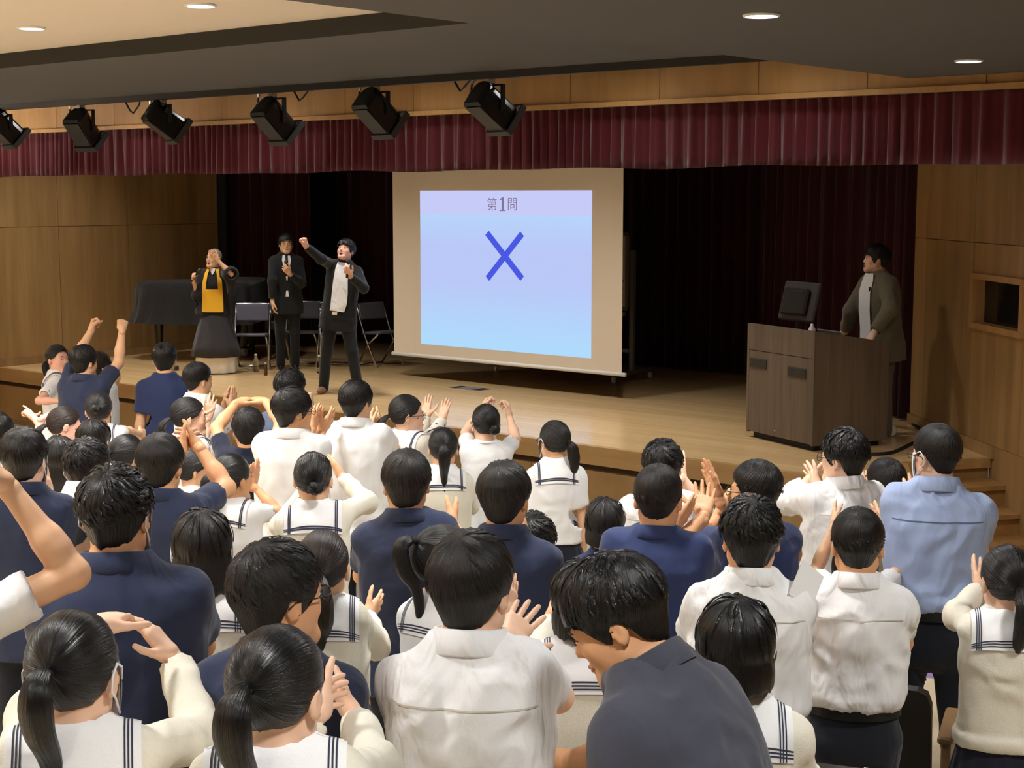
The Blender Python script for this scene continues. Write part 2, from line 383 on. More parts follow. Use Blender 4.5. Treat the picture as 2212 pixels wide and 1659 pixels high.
# walls built of veneer panels
def panel_wall(name, p0, d, n, us, vs, mat, thick=.02, gap=.006, backing=True, hole=None):
    """p0 origin, d horizontal direction, n normal into the hall; us, vs: panel joints"""
    root = empty(name, (p0[0], p0[1], 0)); struct(root)
    p0 = np.array(p0, float); d = np.array([d[0], d[1], 0.]); n = np.array([n[0], n[1], 0.])
    R = np.stack([d, n, np.array([0, 0, 1.])], 1)
    if backing:
        mb = MB(); c = np.append(p0, 0)[:3]+d*(us[0]+us[-1])/2-n*(thick+.05)+np.array([0, 0, (vs[0]+vs[-1])/2])
        if hole is None: mb.box(c, (us[-1]-us[0], .1, vs[-1]-vs[0]), R)
        else:
            u0, u1, v0, v1 = hole
            for a, b, e, f in ((us[0], u0, vs[0], vs[-1]), (u1, us[-1], vs[0], vs[-1]), (u0, u1, vs[0], v0), (u0, u1, v1, vs[-1])):
                mb.box(np.append(p0, 0)[:3]+d*(a+b)/2-n*(thick+.05)+np.array([0, 0, (e+f)/2]), (b-a, .1, f-e), R)
        mb.build('backing', M['groove'], root)
    for i in range(len(us)-1):
        for j in range(len(vs)-1):
            rects = [(us[i], us[i+1], vs[j], vs[j+1])]
            if hole is not None:
                u0, u1, v0, v1 = hole; out = []
                for a, b, e, f in rects:
                    if b <= u0 or a >= u1 or f <= v0 or e >= v1: out.append((a, b, e, f)); continue
                    if a < u0: out.append((a, u0, e, f))
                    if b > u1: out.append((u1, b, e, f))
                    if e < v0: out.append((max(a, u0), min(b, u1), e, v0))
                    if f > v1: out.append((max(a, u0), min(b, u1), v1, f))
                rects = out
            for a, b, e, f in rects:
                mb = MB(); c = np.append(p0, 0)[:3]+d*(a+b)/2-n*thick/2+np.array([0, 0, (e+f)/2])
                o = mesh_obj('panel', [R @ np.array((x*(b-a-gap)/2, y*thick/2, z*(f-e-gap)/2))+c for x in (-1, 1) for y in (-1, 1) for z in (-1, 1)],
                             [(0, 1, 3, 2), (4, 6, 7, 5), (0, 4, 5, 1), (2, 3, 7, 6), (0, 2, 6, 4), (1, 5, 7, 3)], mat, root)
    return root
# left side wall on the stage (grain vertical)
yl = [9.0, 10.2]+[float(atx(x, 600, XL)[1]) for x in (130, 280, 428)]+[float(atx(473, 600, XL)[1])]
zl = float(atx(240, 487, XL)[2])
panel_wall('wall_left', (XL, 0), (0, 1), (1, 0), yl, [STAGE+.09, zl, 3.75], M['wall_oak'])
mb = MB(); mb.box((XL+.005, (yl[1]+yl[-1])/2+.1, STAGE+.045), (.03, yl[-1]-yl[1], .09)); struct(mb.build('baseboard_left', M['wall_oak']))
mb = MB(); mb.box((XL-.06, 8.0, 1.9), (.1, 5.0, 3.9)); struct(mb.build('wall_left_hall', M['wall_oak']))
# right splayed wall with the control-room window
NRM = np.array([RN[0], RN[1], 0]); P0 = np.append(RW0, 0)
def on_right(x, y): p = atplane(x, y, P0, NRM); return float(np.dot(p[:2]-RW0, RD)), float(p[2])
u_a = on_right(2005, 450)[0]; u_b = on_right(2107, 450)[0]
zg = (on_right(1990, 516)[1]+on_right(2200, 529)[1])/2
w0 = on_right(2104, 590); w1 = on_right(2100, 706); w2 = on_right(2211, 735)
HOLE = (w0[0], w0[0]+(w2[0]-w0[0]), w1[1], w0[1])
us = [0, u_a, u_b, u_b+1.25, u_b+2.5, u_b+3.75, u_b+5.0, u_b+6.25, u_b+7.5, 12.5]
wall_right = panel_wall('wall_right', (RW0[0], RW0[1]), RD, RN, us, [STAGE+.10, zg, 3.75], M['wall_oak'], hole=HOLE)
mb = MB()
R3 = np.stack([np.append(RD, 0), NRM, np.array([0, 0, 1.])], 1)
mb.box(P0+np.append(RD, 0)*1.0+NRM*.01+np.array([0, 0, STAGE+.05]), (2.0, .03, .10), R3)
mb.box(P0+np.append(RD, 0)*7.2-NRM*.02+np.array([0, 0, (STAGE+.1)/2]), (10.6, .04, STAGE+.1), R3)
struct(mb.build('baseboard_right', M['wall_oak']))
# sloping skirting that follows the stairs
win = empty('window_1', P0+np.append(RD, 0)*HOLE[0]); struct(win)
fr = MB(); cu, cv = (HOLE[0]+HOLE[1])/2, (HOLE[2]+HOLE[3])/2; wu, wv = HOLE[1]-HOLE[0], HOLE[3]-HOLE[2]
def onw(u, v, o=0): return P0+np.append(RD, 0)*u+NRM*o+np.array([0, 0, v])
for (u, v, a, b) in ((cu, HOLE[3]-.02, wu, .05), (cu, HOLE[2]+.02, wu, .05), (HOLE[0]+.02, cv, .05, wv-.06), (HOLE[1]-.02, cv, .05, wv-.06)):
    fr.box(onw(u, v, -.04), (a, .14, b), R3)
fr.build('window_frame', M['band_oak'], win)
gl = MB(); gl.box(onw(cu, cv, -.09), (wu-.06, .01, wv-.06), R3); gl.build('window_pane', M['window_dark'], win)
# upper band of veneer above the stage opening, trim below it
xj = [XL-.5]+[float(aty(x, 200, WALL_Y)[0]) for x in (120, 245, 477, 600, 745, 893, 1055, 1232, 1425, 1638, 1873, 2130)]+[-3.2]
panel_wall('wall_front', (0, WALL_Y), (1, 0), (0, -1), xj, [3.625, 4.1], M['band_oak'])
mb = MB(); mb.box(((XL-3.5)/2, WALL_Y-.02, 3.602), (abs(XL)+3, .07, .04)); struct(mb.build('trim_1', M['band_oak']))
# hall side and rear walls (outside the frame)
e = RW1+RD*5.5
mb = MB(); mb.box((2.45, .9, 2.0), (.1, 7.7, 4)); struct(mb.build('wall_right_hall', M['wall_oak']))
mb = MB(); mb.box((-7, -2.9, 2.0), (24, .1, 4.2)); struct(mb.build('wall_rear', M['wall_oak']))
mb = MB(); mb.box((-12.2, 16.45, 2.4), (12.5, .1, 4.9)); struct(mb.build('wall_back_stage', M['flat_brown']))

# ceilings: high white one at the left, lower grey soffit at the right, grey beam with the light rail
ZS, ZB, ZC = 3.69, 3.78, 3.885
XE = -5.08; YN, YF = 6.25, 8.75
mb = MB(); mb.box(((XE+XL-.6)/2, (YN-3)/2, ZC+.03), (abs(XL)+.6+XE+.02, YN+3, .06)); struct(mb.build('ceiling', M['ceiling_white']))
mb = MB(); mb.box(((XE+4.2)/2, (WALL_Y-3)/2, ZS+.11), (4.2-XE, WALL_Y+3-.02, .22)); struct(mb.build('ceiling_soffit', M['ceiling_grey']))
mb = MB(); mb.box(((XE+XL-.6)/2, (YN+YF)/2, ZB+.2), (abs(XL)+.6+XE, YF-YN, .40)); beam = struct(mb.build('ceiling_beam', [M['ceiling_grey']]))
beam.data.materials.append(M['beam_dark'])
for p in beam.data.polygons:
    if abs(p.normal.y) > .5: p.material_index = 1  # unlit near face: shade painted in as a darker material, far face too
mb = MB(); mb.box(((XE+XL-.6)/2-.05, YF+.02, ZB-.01), (abs(XL)+.6+XE-.1, .05, .09)); struct(mb.build('trim_light_rail', M['black_metal']))
mb = MB(); mb.box(((XE+XL-.6)/2, (YF+WALL_Y)/2, 4.15), (abs(XL)+.6+XE, WALL_Y-YF, .06)); struct(mb.build('ceiling_slot', M['ceiling_grey']))
mb = MB(); mb.box((-12, 13.4, 4.9), (14, 6.4, .06)); struct(mb.build('ceiling_stage', M['flat_brown']))

# ------------------------------------------------------------------ lamps in the ceilings
LAMP_MAT = emit('lamp_glow', (1.0, .97, .94), 14)
def downlight(x, y, z, watt, label, group, cone=150, size=.075):
    r = empty('downlight', (x, y, z)); tag(r, label, 'ceiling light', group)
    a = MB(); a.tube([(x+(size+.004)*math.cos(t), y+(size+.004)*math.sin(t), z-.004) for t in np.linspace(0, 2*math.pi, 24, endpoint=False)], .009, 6, closed=True); a.build('trim_ring', M['white_plastic'], r)
    b = MB(); b.lathe((x, y, z-.008), [(size*.6, 0), (size-.002, .004), (size-.002, .0075)], 20); b.build('lamp_face', LAMP_MAT, r)
    ld = bpy.data.lights.new('downlight_lamp', 'SPOT'); ld.energy = watt; ld.spot_size = math.radians(cone); ld.spot_blend = .9; ld.shadow_soft_size = .16; ld.color = (1.0, .98, .95)
    lo = bpy.data.objects.new('lamp', ld); link(lo, r, (x, y, z)); lo.location = (0, 0, -.03)
for (x, y, lab) in ((68, 59, 'round downlight in the white ceiling nearest the left edge'), (433, 10, 'round downlight in the white ceiling at the top of the picture')):
    p = atz(x, y, ZC); downlight(p[0], p[1], ZC, HALL_W, lab, 'downlights in the white ceiling')
for (x, y, lab) in ((1645, 31, 'large bright downlight in the grey soffit'), (2093, 130, 'smaller downlight in the grey soffit near the right wall')):
    p = atz(x, y, ZS); downlight(p[0], p[1], ZS, SOFFIT_W, lab, 'downlights in the grey soffit')
for x in (-14.5, -11.6, -8.7, -6.2):
    for y in (-1.0, 1.6, 4.0):
        downlight(x, y, ZC, HALL_W, 'round downlight in the white ceiling above the audience, outside the frame', 'downlights over the audience')
for x, y in ((-3.6, -1.2), (-3.6, 1.5), (-3.6, 4.2), (-.8, -1.2), (-.8, 1.5), (-.8, 4.2)):
    downlight(x, y, ZS, SOFFIT_W, 'round downlight in the grey soffit above the audience, outside the frame', 'downlights over the soffit seats')

for k, x in enumerate((-16.2, -14.0, -11.8, -9.6, -7.4, -5.9)):
    downlight(x, 9.55, 4.115, SLOT_W, 'round downlight in the ceiling slot over the stage front, hidden by the beam', 'downlights over the stage front')
for k, x in enumerate((-16.0, -14.0, -12.0, -10.0, -8.2)):
    downlight(x, 11.0, 4.865, STAGE_W, 'round border downlight in the dark stage ceiling, hidden by the valance', 'downlights inside the stage', cone=105)
# added lamps, outside the frame, put in to brighten the white ceiling
def fill_lamp(x, y, z, nrm, label):
    r = empty('added_fill_lamp', (x, y, z)); tag(r, label, 'fill lamp', 'added ceiling fill lamps'); nrm = np.array(nrm, float); t = np.array([-nrm[1], nrm[0], 0])
    Rm = np.stack([t, nrm, np.array([0, 0, 1.])], 1); b = MB(); b.box(np.array([x, y, z])+nrm*.07, (.9, .14, .10), Rm, bev=.02); b.build('housing', M['white_plastic'], r)
    ld_ = bpy.data.lights.new('fill_light', 'AREA'); ld_.shape = 'RECTANGLE'; ld_.size = .8; ld_.size_y = .12; ld_.energy = UP_W; ld_.color = (1, .96, .91)
    lo = bpy.data.objects.new('lamp', ld_); link(lo, r, (x, y, z)); lo.location = Vector(nrm*.07+np.array([0, 0, .06])); lo.rotation_euler = (math.pi, 0, math.atan2(t[1], t[0]))
for y in (6.2, 8.2): fill_lamp(XL-.0, y, 2.9, (1, 0, 0), 'added ceiling fill lamp on the left hall wall, outside the frame')
for x in (-14, -10, -6.5): fill_lamp(x, -2.84, 2.9, (0, 1, 0), 'added ceiling fill lamp on the rear wall, outside the frame')

mb = MB(); mb.box((-18.9, 15.0, 2.6), (.1, 3.6, 4.4)); struct(mb.build('wall_left_wing', M['flat_brown']))
mb = MB(); mb.box((-18.2, 14.2, 2.6), (1.35, .04, 4.4)); struct(mb.build('trim_left_wing', M['flat_brown']))
# ------------------------------------------------------------------ curtains
def curtain(name, path, z0, z1, amp, period, mat, seed=1, hem=.0, gather=.35):
    rnd = random.Random(seed); P = [np.array(p, float) for p in path]
    seg = [np.linalg.norm(b-a) for a, b in zip(P[:-1], P[1:])]; L = sum(seg); n = int(L/period*10)
    V = []; rows = [z1, z1-.04, (z0*.4+z1*.6), (z0*.8+z1*.2), z0]
    ph = 0; phs = []
    for i in range(n+1):
        ph += 2*math.pi/10*(1+.35*math.sin(i*.031+seed)+.25*rnd.uniform(-1, 1)); phs.append(ph)
    for r, z in enumerate(rows):
        for i in range(n+1):
            s = i/n*L; k = 0
            while k < len(seg)-1 and s > seg[k]: s -= seg[k]; k += 1
            d = unit(np.append(P[k+1]-P[k], 0))[:2]; nn = np.array([d[1], -d[0]]); c = P[k]+d*s
            a = amp*(gather+(1-gather)*min(1, r/3))*(math.sin(phs[i])+.35*math.sin(phs[i]*2.3+1)+.3*math.sin(i*.05))
            p = c+nn*a; V.append((p[0], p[1], z+(hem*math.sin(i*.043+seed)*math.cos(i*.011) if r == 4 else 0)))
    Fc = [(r*(n+1)+i, r*(n+1)+i+1, (r+1)*(n+1)+i+1, (r+1)*(n+1)+i) for r in range(len(rows)-1) for i in range(n)]
    o = mesh_obj(name, V, Fc, mat, None, (P[0][0], P[0][1], z0), smooth=True)
    md = o.modifiers.new('thickness', 'SOLIDIFY'); md.thickness = .006
    return o
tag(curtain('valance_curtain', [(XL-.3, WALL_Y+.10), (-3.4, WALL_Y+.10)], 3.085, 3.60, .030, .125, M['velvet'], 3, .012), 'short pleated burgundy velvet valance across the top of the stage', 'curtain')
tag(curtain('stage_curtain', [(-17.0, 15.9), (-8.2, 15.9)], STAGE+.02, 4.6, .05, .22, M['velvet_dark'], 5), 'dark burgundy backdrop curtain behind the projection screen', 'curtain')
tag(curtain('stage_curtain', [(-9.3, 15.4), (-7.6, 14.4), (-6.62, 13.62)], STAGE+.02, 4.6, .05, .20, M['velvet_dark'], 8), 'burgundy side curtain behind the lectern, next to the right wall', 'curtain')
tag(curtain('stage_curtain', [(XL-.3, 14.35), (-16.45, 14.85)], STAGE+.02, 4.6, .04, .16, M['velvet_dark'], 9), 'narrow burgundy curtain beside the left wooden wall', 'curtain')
mb = MB(); p = atx(575, 600, -16.0)
pa = aty(522, 600, 14.9); pb = aty(628, 600, 15.2)
mb.prism([(pa[0], 14.9), (pb[0], 15.2), (pb[0]+.02, 15.26), (pa[0], 14.96)], STAGE, 4.6); flat = mb.build('stage_flat', M['flat_brown'], None, (pa[0], 14.9, STAGE))
tag(flat, 'tall dark brown stage flat behind the standing men in suits', 'stage flat')

# ------------------------------------------------------------------ projection screen and slide
YSC = 13.1
sc_l, sc_r = aty(850, 560, YSC)[0], aty(1345, 560, YSC)[0]
zb = float((aty(850, 764, YSC)[2]+aty(1345, 808, YSC)[2])/2); zt = 3.75
scr = empty('projection_screen', ((sc_l+sc_r)/2, YSC, zb)); tag(scr, 'large pull-down projection screen showing a blue cross on a quiz slide', 'screen')
mb = MB(); mb.box(((sc_l+sc_r)/2, YSC, (zb+zt)/2), (sc_r-sc_l, .006, zt-zb)); mb.build('screen_sheet', M['screen_white'], scr)
mb = MB(); mb.box(((sc_l+sc_r)/2, YSC, zt+.06), (sc_r-sc_l+.2, .14, .14), bev=.02); mb.build('roller_case', M['white_plastic'], scr)
for X_ in (sc_l+.2, sc_r-.2):
    mb = MB(); mb.tube([(X_, YSC, zt+.12), (X_, YSC, 4.88)], .012, 8); mb.build('hanger', M['black_metal'], scr)
mb = MB(); mb.tube([(sc_l-.03, YSC, zb), (sc_r+.05, YSC, zb)], .022, 10); mb.build('bottom_bar', M['white_plastic'], scr, smooth=True)
def sp(x, y, o=.006): q = aty(x, y, YSC-o); return (q[0], YSC-o, q[2])
zi0 = (aty(912, 744, YSC)[2]+aty(1278, 773, YSC)[2])/2; zi1 = (aty(906, 412, YSC)[2]+aty(1279, 411, YSC)[2])/2
xi0 = (aty(906, 412, YSC)[0]+aty(912, 744, YSC)[0])/2; xi1 = (aty(1279, 411, YSC)[0]+aty(1278, 773, YSC)[0])/2
def slide_mat(name, top, mid, bot, s):
    m, nt, b = _nt(name); b.inputs['Base Color'].default_value = (.0, .0, .0, 1); b.inputs['Roughness'].default_value = .9; b.inputs['Specular IOR Level'].default_value = 0
    tc = _n(nt, 'ShaderNodeTexCoord'); sx = _n(nt, 'ShaderNodeSeparateXYZ'); nt.links.new(tc.outputs['Generated'], sx.inputs[0])
    cr = _n(nt, 'ShaderNodeValToRGB'); el = cr.color_ramp.elements
    el[0].color = rgba(bot); el[0].position = .05; el[1].color = rgba(top); el[1].position = 1
    a = el.new(.28); a.color = rgba([u*.5+v*.5 for u, v in zip(mid, bot)]); a = el.new(.5); a.color = rgba(mid); a = el.new(.75); a.color = rgba(mid)
    nt.links.new(sx.outputs['Z'], cr.inputs[0]); nt.links.new(cr.outputs[0], b.inputs['Emission Color']); b.inputs['Emission Strength'].default_value = s
    return m
SL = 1.0
zh = float(aty(1092, 464, YSC)[2])
def quad_y(name, x0, x1, z0, z1, y, mat):
    return mesh_obj(name, [(x0, y, z0), (x1, y, z0), (x1, y, z1), (x0, y, z1)], [(0, 1, 2, 3)], mat, scr)
quad_y('slide_body', xi0, xi1, zi0, zh, YSC-.005, slide_mat('slide_body', srgb(184, 212, 250), srgb(186, 200, 248), srgb(176, 218, 252), SL))
quad_y('slide_header', xi0, xi1, zh, zi1, YSC-.005, emit('slide_header', srgb(198, 203, 247), SL))
def stroke(mb, a, b, w, y):
    a = np.array(a, float); b = np.array(b, float); d = b-a; d /= np.hypot(*d); n = np.array([-d[1], d[0]])*w/2
    q = [a+n, a-n, b-n, b+n]; mb.add([(u[0], y, u[1]) for u in q], [(0, 1, 2, 3)])
cx = MB()
def sxz(x, y): q = aty(x, y, YSC-.007); return (q[0], q[2])
stroke(cx, sxz(1052, 503), sxz(1128, 602), .075, YSC-.008); stroke(cx, sxz(1128, 505), sxz(1053, 602), .075, YSC-.0085)
cx.build('slide_cross', emit('slide_cross', srgb(72, 88, 226), SL), scr)
TXT = emit('slide_text', srgb(128, 112, 148), SL)
def text_part(body, x, y, hpx):
    cu_ = bpy.data.curves.new('t', 'FONT'); cu_.body = body; cu_.align_x = 'CENTER'; cu_.align_y = 'CENTER'
    to = bpy.data.objects.new('t', cu_); COL.objects.link(to)
    me = bpy.data.meshes.new_from_object(to.evaluated_get(bpy.context.evaluated_depsgraph_get())); bpy.data.objects.remove(to)
    V = np.array([v.co[:] for v in me.vertices])
    if len(V) == 0: return None
    ctr = (V.min(0)+V.max(0))/2; hh = (V.max(0)-V.min(0))[1]; z0_, z1_ = sxz(x, y+hpx/2)[1], sxz(x, y-hpx/2)[1]
    s = (z1_-z0_)/hh; c = sxz(x, y)
    W = [(c[0]+(v[0]-ctr[0])*s, YSC-.008, c[1]+(v[1]-ctr[1])*s) for v in V]
    return mesh_obj('slide_text', W, [list(p.vertices) for p in me.polygons], TXT, scr)
for ch, x, h in (('第', 1063, 28), ('問', 1107, 27)): text_part(ch, x, 441, h)
one = MB()
for a_, b_, w_ in (((1086, 426), (1086, 454), .030), ((1079, 454.5), (1092, 454.5), .014), ((1080, 432), (1086, 427), .016)): stroke(one, sxz(*a_), sxz(*b_), w_, YSC-.008)
one.build('slide_text', TXT, scr)

# ------------------------------------------------------------------ whiteboard on its wheeled stand
wb = empty('whiteboard', (-10.57, 14.53, STAGE)); tag(wb, 'mobile whiteboard on a grey wheeled stand, half hidden behind the screen', 'whiteboard')
bx0, bx1 = -12.35, -10.60
for X in (bx0-.0, bx1+.04):
    a = MB(); a.box((X, 14.53, STAGE+.80), (.05, .05, 1.45)); a.build('upright', M['grey_metal'], wb)
    a = MB(); a.box((X, 14.53, STAGE+.10), (.06, .78, .05), bev=.01); a.build('foot', M['grey_metal'], wb)
    for s in (-1, 1):
        a = MB(); a.tube([(X-.012, 14.53+s*.36, STAGE+.032), (X+.012, 14.53+s*.36, STAGE+.032)], .03, 12); a.box((X, 14.53+s*.36, STAGE+.07), (.03, .04, .03)); a.build('caster', M['white_plastic'], wb)
zw0, zw1 = float(aty(1350, 668, 14.45)[2]), float(aty(1350, 506, 14.45)[2])
a = MB(); a.box(((bx0+bx1)/2, 14.47, (zw0+zw1)/2), (bx1-bx0-.05, .02, zw1-zw0-.05)); a.build('writing_surface', M['board_white'], wb)
a = MB()
for z in (zw0, zw1): a.box(((bx0+bx1)/2, 14.47, z), (bx1-bx0, .035, .035))
for X in (bx0, bx1): a.box((X, 14.47, (zw0+zw1)/2), (.03, .035, zw1-zw0-.036))
a.build('frame', M['grey_metal'], wb)
a = MB(); a.box(((bx0+bx1)/2, 14.50, zw0-.06), (bx1-bx0-.1, .03, .05)); a.box(((bx0+bx1)/2, 14.53, STAGE+.35), (bx1-bx0, .04, .04)); a.build('crossbar', M['grey_metal'], wb)
a = MB(); a.box(((bx0+bx1)/2, 14.42, zw0-.03), (.9, .07, .015)); a.build('pen_tray', M['grey_metal'], wb)
for k, (dx, dz, col) in enumerate(((.06, .52, 'tie_dark'), (.05, .30, 'tie_dark'), (.055, .22, 'stripe_navy'), (.06, .06, 'tie_dark'))):
    a = MB(); a.lathe((bx1-dx, 14.45, zw0+dz*(zw1-zw0)/.8), [(.014, 0), (.014, .012)], 12, rotx(math.pi/2)); a.build('magnet', M[col], wb)

# ------------------------------------------------------------------ lectern with monitor and laptop
LB = atz(1754, 977, STAGE); LA = atz(1609, 942, STAGE)
lw = unit(LB-LA); ld = np.array([-lw[1], lw[0], 0]); LWD, LDP = .97, .80
def lz(x, y, off=0): return float(atplane(x, y, LB+ld*off, ld)[2])
zf = (lz(1612, 695)+lz(1757, 718))/2; zk = float(atplane(1900, 740, LB, lw)[2]); zk = min(zf-.02, zk)
LR = np.stack([lw, ld, np.array([0, 0, 1.])], 1); LO = LB-lw*LWD
def lp(u, v, z): return LO+lw*u+ld*v+np.array([0, 0, z-STAGE])
lec = empty('lectern', LO+lw*LWD/2+ld*LDP/2); tag(lec, 'grey-brown wooden lectern with two vent slots at the right of the stage', 'lectern')
b = MB(); T = .03
b.add([lp(LWD-T, 0, STAGE+.05), lp(LWD, 0, STAGE+.05), lp(LWD, LDP, STAGE+.05), lp(LWD-T, LDP, STAGE+.05), lp(LWD-T, 0, zf), lp(LWD, 0, zf), lp(LWD, LDP, zk), lp(LWD-T, LDP, zk)],
      [(3, 2, 1, 0), (4, 5, 6, 7), (0, 1, 5, 4), (1, 2, 6, 5), (2, 3, 7, 6), (3, 0, 4, 7)]); b.build('side_panel', M['lectern_wood'], lec)
b = MB(); b.add([lp(0, 0, STAGE+.05), lp(T, 0, STAGE+.05), lp(T, LDP, STAGE+.05), lp(0, LDP, STAGE+.05), lp(0, 0, zf), lp(T, 0, zf), lp(T, LDP, zk), lp(0, LDP, zk)],
      [(3, 2, 1, 0), (4, 5, 6, 7), (0, 1, 5, 4), (1, 2, 6, 5), (2, 3, 7, 6), (3, 0, 4, 7)]); b.build('side_panel', M['lectern_wood'], lec)
zd = lz(1680, 765)
b = MB(); b.box(lp(LWD/2, .016, (zd+zf)/2+.003), (LWD-2*T, .03, zf-zd-.006), LR); b.build('front_panel', M['lectern_wood'], lec)
dr = (LWD-2*T)
door = MB(); door.box(lp(LWD/2, .018, (zd+STAGE+.06)/2), (dr, .03, zd-STAGE-.06), LR); dob = door.build('front_panel', M['lectern_wood'], lec)
for (xa, xb, yc) in ((1621, 1656, 785), (1702, 1741, 805)):
    pa, pb = atplane(xa, yc, LB, ld), atplane(xb, yc, LB, ld); ua, ub = np.dot(pa-LO, lw), np.dot(pb-LO, lw); zc = float((pa[2]+pb[2])/2)
    v = MB(); v.box(lp((ua+ub)/2, -.001, zc), (ub-ua, .008, .085), LR); ve = v.build('vent', M['dark_plate'], lec)
    for k in range(4):
        v = MB(); v.box(lp((ua+ub)/2, -.006, zc-.027+k*.018), (ub-ua-.02, .004, .006), LR); v.build('slat', M['beam_dark'], ve)
pk = atplane(1676, 930, LB, ld); v = MB(); v.lathe(pk-ld*.012, [(.010, 0), (.010, .012)], 10, LR @ rotx(-math.pi/2)); v.build('lock', M['steel'], lec)
b = MB(); b.add([lp(T, 0, zf-.05), lp(LWD-T, 0, zf-.05), lp(LWD-T, LDP-.02, zk-.05), lp(T, LDP-.02, zk-.05), lp(T, 0, zf-.08), lp(LWD-T, 0, zf-.08), lp(LWD-T, LDP-.02, zk-.08), lp(T, LDP-.02, zk-.08)],
      [(0, 1, 2, 3), (7, 6, 5, 4), (0, 4, 5, 1), (1, 5, 6, 2), (2, 6, 7, 3), (3, 7, 4, 0)]); b.build('desktop', M['lectern_wood'], lec)
b = MB(); b.box(lp(LWD/2, LDP/2, STAGE+.025), (LWD-.1, LDP-.1, .05), LR); b.build('plinth', M['rubber'], lec)
# monitor seen from behind
def ldesk(u, v): return lp(u, v, zf-.05+(zk-zf)*v/LDP)
mo_c = ldesk(.38, .28); mon = empty('monitor', mo_c); tag(mon, 'black computer monitor seen from behind on the lectern', 'monitor')
MR = LR @ rotz(math.radians(2)) @ rotx(math.radians(-14))
mc = mo_c+np.array([0, 0, .30])
b = MB(); b.box(mc, (.48, .035, .35), MR, bev=.012); b.build('screen_back', M['dark_plate'], mon)
b = MB(); b.box(mc+MR @ np.array([-.02, -.035, -.01]), (.34, .04, .24), MR, bev=.015); b.build('rear_cover', M['black_metal'], mon)
b = MB(); b.box(mc+MR @ np.array([-.01, -.055, .08]), (.2, .006, .02), MR); b.build('slot', M['rubber'], mon)
b = MB(); b.tube([mo_c+np.array([0, 0, .015]), mo_c+np.array([0, 0, .17])], .025, 10); b.box(mo_c+np.array([0, 0, .012]), (.24, .18, .02), LR, bev=.006); b.build('stand', M['black_metal'], mon)
lt_c = ldesk(.80, .40); lap = empty('laptop', lt_c); tag(lap, 'thin silver laptop lying on the lectern beside the monitor', 'laptop')
b = MB(); b.box(lt_c+np.array([0, 0, .014]), (.32, .22, .018), LR @ rotx(math.atan2(zk-zf, LDP)), bev=.005); b.build('base', M['grey_metal'], lap)
b = MB(); b.box(lt_c+ld*-.10+np.array([0, 0, .055]), (.32, .012, .10), LR @ rotx(math.radians(30)), bev=.004); b.build('lid', M['grey_metal'], lap)
bt = ldesk(.72, .16); wbt = MB(); wbt.lathe(bt, [(.028, 0), (.03, .01), (.03, .07), (.012, .10), (.012, .115)], 14); o = wbt.build('plastic_cup', M['white_plastic'], None, bt, smooth=True); tag(o, 'small pale cup standing beside the monitor on the lectern', 'cup')

# ------------------------------------------------------------------ black cable on the stage floor
pts = [atz(x, y, STAGE+.012) for x, y in ((1870, 981), (1895, 981), (1925, 978), (1950, 968), (1975, 956), (2000, 952), (1990, 930), (1975, 918), (1960, 910))]
cv = MB(); fine = []
for i in range(len(pts)-1):
    for t in np.linspace(0, 1, 6, endpoint=False):
        p_1, p0_, p1_, p2_ = pts[max(i-1, 0)], pts[i], pts[i+1], pts[min(i+2, len(pts)-1)]
        fine.append(.5*((2*p0_)+(-p_1+p1_)*t+(2*p_1-5*p0_+4*p1_-p2_)*t*t+(-p_1+3*p0_-3*p1_+p2_)*t**3))
cv.tube(fine, .016, 8); tag(cv.build('floor_cable', M['rubber'], None, pts[0], smooth=True), 'thick black cable snaking over the stage floor behind the lectern', 'cable')

# ------------------------------------------------------------------ floor pocket plates
pk0 = atz(1020, 838, STAGE); pl = empty('floor_pocket', pk0); tag(pl, 'metal floor pocket plate let into the stage boards', 'floor plate')
for (xa, xb, m) in ((990, 1004, 'steel'), (1004, 1038, 'grey_metal'), (1038, 1056, 'steel')):
    a_, b_ = atz(xa, 835+(xa-990)*.1, STAGE), atz(xb, 835+(xb-990)*.1, STAGE); c_ = (a_+b_)/2
    q = MB(); q.box((c_[0], c_[1]-.06, STAGE+.002), (max(.05, b_[0]-a_[0]), .20, .006)); q.build('plate', M[m], pl)

# ------------------------------------------------------------------ covered grand piano
pc = atz(400, 775, STAGE)+np.array([.0, .35, 0]); pno = empty('grand_piano', pc); tag(pno, 'grand piano under a black quilted cover, left of the monk', 'piano')
pr = rotz(math.radians(128))     # keyboard side turned towards the hall's left
out = [(-.74, -.75), (-.76, -.55), (-.76, -.1), (-.74, .3), (-.62, .66), (-.40, .86), (-.12, .84), (.06, .62), (.2, .3), (.45, .08), (.68, -.1), (.76, -.35), (.76, -.6), (.74, -.75)]
out = [(x*.92, y*.92) for x, y in out]
def oring(off, z, wav=0):
    R_ = []
    n = len(out)
    for i in range(n):
        for t in (0, .25, .5, .75):
            a_, b_ = np.array(out[i]), np.array(out[(i+1) % n]); p_ = a_*(1-t)+b_*t
            d_ = b_-a_; nn = np.array([-d_[1], d_[0]]); nn = -nn/np.hypot(*nn) if False else unit(np.append(p_*np.array([1, 1.]), 0))[:2]
            k = (i*4+int(t*4)); w_ = wav*(math.sin(k*1.9)+.6*math.sin(k*3.1+1))
            q_ = p_+nn*(off+w_); R_.append(pc+pr @ np.array([q_[0], q_[1], z]))
    return R_
rings = [oring(-.30, 1.045), oring(-.06, 1.04), oring(.0, 1.02), oring(.03, .97), oring(.05, .82, .012), oring(.07, .66, .02), oring(.10, .56, .028), oring(.13, .50, .04)]
n = len(rings[0]); V = [p_ for r_ in rings for p_ in r_]; V.append(pc+np.array([0, 0, 1.05]))
